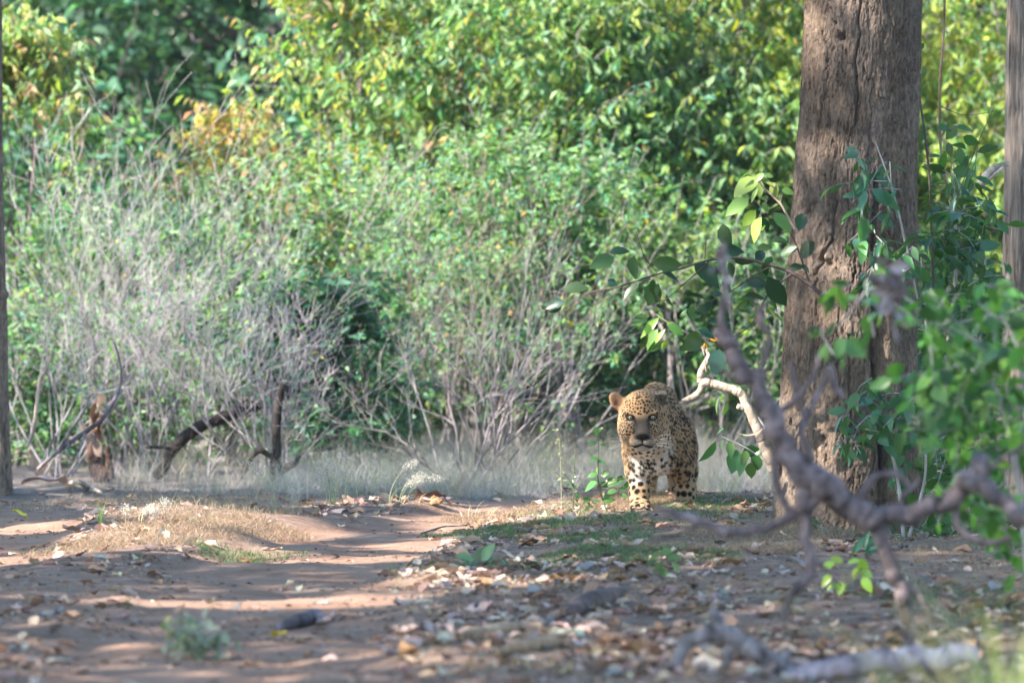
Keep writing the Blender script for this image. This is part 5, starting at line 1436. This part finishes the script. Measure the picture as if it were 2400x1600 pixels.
for i, (px, lab) in enumerate(((2390, 'blurred yellow-green grass clump at the lower right edge'), (2330, 'blurred thin grass stems in the lower right corner'))):
    rngb = np.random.default_rng(90 + i)
    Yb = 15.5 + i * 4.5; xb = (px - 1200) / FPX * Yb; b = Vector((xb, Yb, H1(xb, Yb)))
    root = thing('foreground_grass', lab, 'grass', b)
    for k in range(60 if i == 0 else 16):
        mb = MB(); hh = rngb.uniform(.75, 1.0) if i == 0 else rngb.uniform(.45, .8); a = rngb.uniform(0, 6.28); ln = rngb.uniform(.1, .6)
        t = np.linspace(0, 1, 8)[:, None]
        p = np.array([rngb.normal(0, .03), rngb.normal(0, .1), 0]) + np.array([math.cos(a), math.sin(a), 0]) * ln * hh * t ** 2 + np.array([0, 0, 1]) * hh * (t - .2 * t ** 2.5)
        wd = np.array([rngb.normal(), rngb.normal() * .3, 0]); wd /= np.linalg.norm(wd); ww = .007 * (1 - .85 * t ** 1.5) * wd * .5
        mb.add(np.concatenate([p - ww, p + ww]) + np.array(b), [(j, j + 8, j + 9, j + 1) for j in range(7)], None, pick(rngb, 1, [(.28, .33, .10), (.2, .28, .08)], [1, 1])[0])
        put('blade', mb.mesh('blade', b), M['grass'], root)

# hanging lianas right of the big trunk
stick('liana', 'thin brown liana hanging between the two right trunks', [(2214, -60, 2.5, 37.6), (2212, 60, 3, 37.6), (2203, 200, 3, 37.6), (2204, 340, 3, 37.6), (2222, 450, 3.5, 37.6), (2240, 520, 3.5, 37.6), (2262, 640, 3, 37.6), (2290, 760, 3, 37.6)], M['pale_wood'], 6, .03, 'vine', colr=(.75, .65, .55))
rl = sprig('liana', 'dark leafy liana climbing close beside the big trunk', 'vine', 36.9, [[(2150, -60, 2.5), (2154, 100, 3), (2152, 200, 3), (2165, 300, 3), (2178, 420, 3), (2185, 600, 3), (2190, 760, 3)], [(2205, 250, 1.2), (2260, 270, 1), (2330, 262, .7)], [(2160, 310, 1), (2200, 290, .8)], [(2330, 250, 1), (2290, 340, 1.2), (2240, 470, 1.4)]],
           [(2160, 110, 22, 60), (2165, 170, 26, 80), (2158, 320, 30, 90), (2190, 365, 30, 10), (2160, 40, 20, 60), (2150, 230, 20, 100), (2185, 450, 36, 10), (2230, 310, 40, 60), (2245, 340, 46, 0), (2250, 365, 40, -85), (2225, 350, 34, 100), (2275, 330, 40, -30), (2260, 300, 44, -5), (2215, 300, 40, 5)],
           ['oval', 'broad'], [D_GREEN, (.05, .1, .03)], mat=M['twig'], stemcol=(.35, .3, .25), seed=8, conv=id2, sc=1.0)
stick('dead_branch', 'short pale sunlit branch stub beside the slim right trunk', [(2360, 385, 7, 38.3), (2330, 395, 9, 38.2), (2305, 420, 10, 38.1), (2288, 438, 6, 38.1)], M['pale_wood'], 8, .05, 'branch', extra=[[(2352, 392, 4, 38.2), (2325, 415, 4, 38.1), (2300, 440, 3, 38.1)]])
stick('dead_branch', 'pale dead wood lying behind the shrub at the right', [(2300, 725, 6, 41), (2330, 732, 7, 41), (2365, 740, 7, 41), (2400, 742, 6, 41)], M['pale_wood'], 8, .08, 'branch')

# broken pale branch leaning on the foot of the big trunk
z3 = lambda x, y, r, Y=36.3: (1600 + x / 3.136, 780 + y / 3.136, r / 3.136, Y)
stick('broken_branch', 'sunlit pale broken branch jutting left from the foot of the big trunk',
      [z3(680, 1010, 50), z3(640, 900, 48), z3(590, 770, 48), z3(545, 690, 40), z3(490, 570, 36), z3(440, 470, 34), z3(390, 425, 32), z3(290, 395, 34), z3(200, 372, 36), z3(135, 360, 34)], M['pale_wood'], 14, .06, 'branch', seed=3,
      extra=[[z3(150, 380, 30), z3(120, 440, 26), z3(60, 480, 26), z3(0, 495, 12)], [z3(130, 365, 30), z3(140, 290, 28), z3(165, 230, 24), z3(190, 170, 16), z3(175, 120, 10)], [z3(470, 560, 24), z3(430, 545, 22), z3(405, 540, 20)], [z3(560, 740, 14), z3(490, 755, 9), z3(420, 745, 6)], [z3(600, 720, 30), z3(625, 690, 22), z3(632, 668, 8)]])

# ================================================================ dead wood in the right foreground
Yf = 25.8
f = lambda x, y, r, Y=Yf: (x, y, r, Y)
stick('dead_tree_limb', 'large blurred grey dead limb branching across the right foreground',
      [f(1676, 770, 9), f(1700, 800, 15), f(1728, 838, 19), f(1745, 880, 20), f(1785, 920, 22), f(1800, 975, 24), f(1842, 1035, 27), f(1868, 1095, 31), f(1930, 1140, 34), f(1995, 1188, 31), f(2060, 1212, 30)], M['dead_wood'], 14, .17, 'branch', seed=1, colr=(.78, .7, .7), extra=[
      [f(1820, 985, 9), f(1790, 1010, 6), f(1760, 1040, 3)], [f(2100, 1205, 9), f(2120, 1160, 6), f(2160, 1120, 3)], [f(1760, 885, 8), f(1720, 880, 5), f(1660, 850, 2)], [f(2110, 1360, 8), f(2160, 1400, 5), f(2190, 1470, 3)], [f(1895, 1300, 7), f(1950, 1350, 4), f(1960, 1400, 2)],
      [f(2050, 1212, 28), f(2110, 1208, 23), f(2165, 1195, 22), f(2230, 1165, 23), f(2275, 1120, 24), f(2300, 1085, 22)],
      [f(2250, 1140, 16), f(2310, 1140, 19, 25.6), f(2360, 1180, 19, 25.5), f(2440, 1240, 19, 25.0)],
      [f(2055, 1215, 20), f(2075, 1280, 18), f(2110, 1360, 17), f(2125, 1440, 16), f(2132, 1530, 12)],
      [f(1925, 1160, 17), f(1880, 1190, 14), f(1840, 1215, 12), f(1780, 1242, 10), f(1700, 1242, 9), f(1600, 1210, 9), f(1535, 1186, 5)],
      [f(1885, 1130, 19), f(1880, 1200, 16), f(1892, 1270, 13), f(1900, 1340, 12), f(1860, 1385, 11), f(1838, 1450, 9)],
      [f(1840, 1020, 12), f(1815, 1070, 10), f(1822, 1130, 10), f(1845, 1190, 10), f(1850, 1215, 9)],
      [f(1885, 980, 8), f(1870, 920, 7), f(1850, 850, 5)], [f(1900, 1080, 11), f(1880, 1000, 8), f(1930, 900, 6, 26.0), f(1945, 860, 6, 26.0), f(1955, 905, 8, 26.0), f(1980, 928, 6, 26.0)],
      [f(2010, 1170, 12), f(2050, 1120, 10), f(2100, 1110, 9), f(2130, 1140, 6)], [f(1720, 830, 11), f(1690, 740, 9), f(1705, 660, 7), f(1690, 600, 9), f(1700, 570, 4)], [f(1770, 900, 9), f(1800, 800, 7), f(1780, 740, 9), f(1790, 710, 5)],
      [f(2290, 1140, 9), f(2330, 1090, 6), f(2390, 1050, 4)], [f(2235, 1165, 11), f(2250, 1240, 9), f(2320, 1270, 8), f(2370, 1262, 7)], [f(1640, 1225, 5), f(1600, 1250, 3), f(1520, 1270, 3)], [f(1800, 960, 9), f(1850, 950, 8), f(1905, 880, 5), f(1920, 830, 4)]])
stick('dead_log', 'pale blurred dead log lying in the lower right corner', [f(1840, 1605, 30, 25.0), f(1900, 1580, 30, 25.0), f(1990, 1562, 28, 25.0), f(2100, 1548, 29, 25.0), f(2200, 1540, 27, 25.0), f(2285, 1535, 22, 25.0)], M['dead_wood'], 14, .10, 'log', seed=5, colr=(1.9, 1.8, 1.9),
      extra=[[f(2225, 1540, 22, 25.0), f(2222, 1515, 14, 25.0)], [f(2275, 1535, 14, 25.0), f(2290, 1520, 10, 25.0)]])
stick('dead_log', 'blurred forked grey dead branch at the bottom beside the pale log', [f(1555, 1620, 14, 25.3), f(1590, 1540, 15, 25.3), f(1640, 1490, 18, 25.3), f(1690, 1485, 22, 25.3), f(1740, 1510, 22, 25.3), f(1800, 1545, 24, 25.3), f(1850, 1580, 24, 25.3), f(1880, 1610, 22, 25.3)], M['dead_wood'], 14, .10, 'branch', seed=6,
      extra=[[f(1685, 1480, 18, 25.3), f(1680, 1450, 15, 25.3), f(1672, 1430, 9, 25.3)], [f(1710, 1520, 14, 25.3), f(1700, 1560, 10, 25.3)], [f(1820, 1560, 18, 25.3), f(1845, 1530, 10, 25.3)]])
def dried_cluster(label, px, py, Y, n, size, sp, seed):
    rng = np.random.default_rng(seed); b = P(px, py + 60, Y)
    root = thing('dried_leaf_cluster', label, 'leaves', b)
    mb = MB(); tube(mb, spline([P(px + 20, py + 110, Y), P(px + 5, py + 30, Y), P(px, py - 60, Y)], 8), np.linspace(.008, .003, 8), 6); put('stem', mb.mesh('stem', b), M['dead_wood'], root)
    for i in range(n):
        o = bpy.data.objects.new('dry_leaf', DLM[i % 8]); COL.objects.link(o); o.parent = root
        o.location = Vector((rng.normal(0, sp[0]), rng.normal(0, sp[0]), rng.normal(0, sp[1]))) + P(px, py, Y) - b
        o.rotation_euler = tuple(rng.uniform(0, 6.28, 3)); s_ = size * rng.uniform(.7, 1.2); o.scale = (s_, s_, s_)
        o.color = (*(np.array([(.24, .20, .21), (.32, .28, .30), (.13, .10, .10)][rng.integers(3)])), 1)
dried_cluster('blurred mauve-grey cluster of dried leaves in front of the big trunk', 2085, 695, 24.8, 34, .068, (.033, .05), 95)
dried_cluster('small blurred grey dried leaf cluster left of the big trunk', 1690, 615, 24.7, 9, .045, (.012, .03), 96)
# ================================================================ the trees left of the track, outside the picture, that shade it
def sproj(p):
    """shadow of points on the level ground, along the sun"""
    p = np.asarray(p, float); k = p[..., 2] / S.z
    return np.stack([p[..., 0] - S.x * k, p[..., 1] - S.y * k], -1)
# gaps in the crowns: (where the sun comes through, half sizes along the track's breadth and depth, openness)
GAPS = []
def gap(p, rx, ry, op=1.0): GAPS.append((*sproj(np.array(p, float)), rx + .13, ry + .13, op))
def gap_g(px, py, rx, ry, op=1.0): gap(ground_at(px, py), rx, ry, op)
gap_g(120, 1305, .45, .3); gap_g(430, 1290, .5, .4); gap_g(620, 1312, .35, .22); gap_g(800, 1312, .4, .22); gap_g(980, 1280, .2, .4)
gap_g(60, 1245, .3, .5)
gap_g(420, 1412, .3, .20); gap_g(640, 1412, .35, .18); gap_g(820, 1411, .3, .2)
gap_g(350, 1255, .45, .9); gap_g(500, 1215, .45, .9); gap_g(250, 1180, .25, .6, .7); gap_g(620, 1225, .3, .8, .8)
gap_g(1120, 1225, .3, .9); gap_g(1230, 1205, .3, .8); gap_g(1350, 1195, .25, .6)
gap(P(800, 1130, 40.2), .35, .5); gap(P(950, 1130, 40), .25, .4)
gap(P(1425, 950, 39.7), .17, .11); gap(P(1460, 1075, 39.9), .11, .10); gap(P(1580, 1150, 40), .06, .07); gap_g(1450, 1190, .25, .5)
gap_g(1680, 1185, .25, .5, .8)
gap_g(1080, 1372, .45, .35, .8); gap_g(1050, 1350, .15, .2)
gap(P(1925, 20, 36.2), .16, .16); gap(P(1890, 600, 36.2), .16, .16, .8); gap(P(1910, 720, 36.2), .16, .14, .7); gap(P(1870, 1050, 36.2), .16, .18, .7); gap(P(1890, 300, 36.2), .16, .14, .5); gap(P(1880, 450, 36.2), .12, .12, .5)
gap(P(1680, 900, 36.3), .18, .14); gap(P(1740, 950, 36.3), .12, .12); gap(P(1770, 460, 35.6), .32, .28); gap(P(1530, 780, 35.9), .24, .2); gap(P(2385, 800, 38.5), .15, .2, .7)

gap(P(2330, 820, 27.8), .45, .35, .55); gap(P(2250, 980, 27.8), .3, .3, .4); gap(P(2390, 300, 38.5), .2, .2, .6)

gap_g(450, 1545, 1.6, 1.6, .34); gap_g(1350, 1520, 1.6, 1.6, .3); gap_g(1900, 1480, 1.4, 1.6, .25)

def shade_trees():
    rng = np.random.default_rng(500)
    n = 84000
    # leaves drawn in ground-shadow coordinates, pushed up along the sun into the crowns
    gy = rng.uniform(17, 47.5, n); gx = rng.uniform(-4.5, 9.0, n)
    xl = -rng.uniform(6.8, 12.5, n)                      # across-track position of the leaf
    k = (xl - gx) / S.x
    p = np.stack([xl, gy + S.y * k, S.z * k], -1)
    keep = np.ones(n, bool)
    u = rng.uniform(0, 1, n)
    wob = .25 * fbm(gx * 2.2, gy * 2.2, 3, 3)
    for x, y, rx, ry, op in GAPS:
        inside = ((gx - x) / rx) ** 2 + ((gy - y) / ry) ** 2 < 1 + wob * 2
        keep &= ~(inside & (u < op))
    # ragged openings of their own, and the crown edge towards the far shrubs
    keep &= fbm(gx * .8, gy * .8, 9, 3) > -.48
    edge = 43.2 + 1.2 * fbm(gx * .5, gy * .2, 4, 2) - .35 * np.clip(gx - 1, 0, 9)
    keep &= (gy < edge) | (u < .22)
    p = p[keep]; n = len(p)
    trees = [(12.0, 'nearest'), (18.0, 'second nearest'), (24.0, 'middle'), (30.0, 'second farthest'), (36.0, 'farthest')]
    who = np.argmin(np.abs(p[:, 1][:, None] - np.array([t[0] for t in trees])[None] + rng.normal(0, 1.0, (n, 1))), 1)
    for i, (ty, word) in enumerate(trees):
        tx = -9.3 + .5 * math.sin(i * 2.1); b = Vector((tx, ty, H1(tx, ty)))
        root = thing('shade_tree', f'tall shade tree left of the track beyond the frame, {word} of five', 'tree', b, 'shade trees left of the track')
        q = p[who == i]; m = len(q)
        mt = MB(); br = []
        top = np.array([tx + .3, ty, 12.0])
        tp = spline([np.array(b), np.array([tx + .2, ty + .15, 5]), top], 18); tube(mt, tp, np.linspace(.27, .07, 18), 12, (1, 1, 1), .05, rng)
        put('trunk', mt.mesh('trunk', b), M['bark'], root)
        ml = MB()
        for j in range(26):
            e = q[rng.integers(m)]; h0 = max(2.2, min(11, e[2] - rng.uniform(.5, 2.0))); s0 = np.array([np.interp(h0, tp[:, 2], tp[:, 0]), np.interp(h0, tp[:, 2], tp[:, 1]), h0])
            mid = (s0 + e) / 2 + rng.normal(0, .2, 3); tube(ml, spline([s0, mid, e], 9), np.linspace(.06, .012, 9), 5, cap=False)
        put('limbs', ml.mesh('limbs', b), M['bark'], root)
        mc = MB(); d = rng.normal(0, 1, (m, 3)); d[:, 2] -= .4; ln = rng.uniform(.16, .34, m)
        add_leaves(mc, q - d / np.linalg.norm(d, axis=1)[:, None] * ln[:, None] * .5, leaf_frames(d, rng, .9), ln, ln * .5, pick(rng, m, [G_MID, G_DARK, G_PALE], [4, 2, 2]), 'far')
        put('crown', mc.mesh('crown', b), M['leaf'], root, kind='stuff')
shade_trees()

def right_trees():  # unseen trees added to keep skylight from the right off trunk and leopard
    for i, (x, y, h, cw) in enumerate(((6.6, 31.0, 9, 5.5), (7.4, 37.5, 10, 6.5), (7.0, 44.5, 10, 6.5), (8.6, 51.5, 10, 7), (7.0, 24.0, 9, 5.5))):
        forest_tree(f'unseen leafy tree added right of the track to block the sky, {["second nearest", "middle", "second farthest", "farthest", "nearest"][i]} of five', 1200 + x * FPX / y, y, h, cw, 3600, 600 + i, .2, .08, [G_MID, G_DARK], [3, 2], .26)
right_trees()

# ================================================================ thin air haze between the track and the forest
def haze():
    x0, x1, y0, y1, z0, z1 = -190, 190, -70, 392, -1.6, 24
    v = [(x, y, z) for x in (x0, x1) for y in (y0, y1) for z in (z0, z1)]
    q = [(0, 1, 3, 2), (4, 6, 7, 5), (0, 4, 5, 1), (2, 3, 7, 6), (0, 2, 6, 4), (1, 5, 7, 3)]
    mb = MB(); mb.add(v, q)
    m = bpy.data.materials.new('morning_haze'); m.use_nodes = True; nt = m.node_tree
    nt.nodes.remove(nt.nodes['Principled BSDF'])
    pv = nt.nodes.new('ShaderNodeVolumePrincipled')
    pv.inputs['Color'].default_value = (.86, .92, 1.0, 1); pv.inputs['Density'].default_value = .00014; pv.inputs['Anisotropy'].default_value = .1
    nt.links.new(pv.outputs[0], nt.nodes['Material Output'].inputs['Volume'])
    o = put('haze', mb.mesh('haze', smooth_=False), m, kind='stuff')
    o['label'] = 'thin bluish haze hanging in the air over the track'
haze()
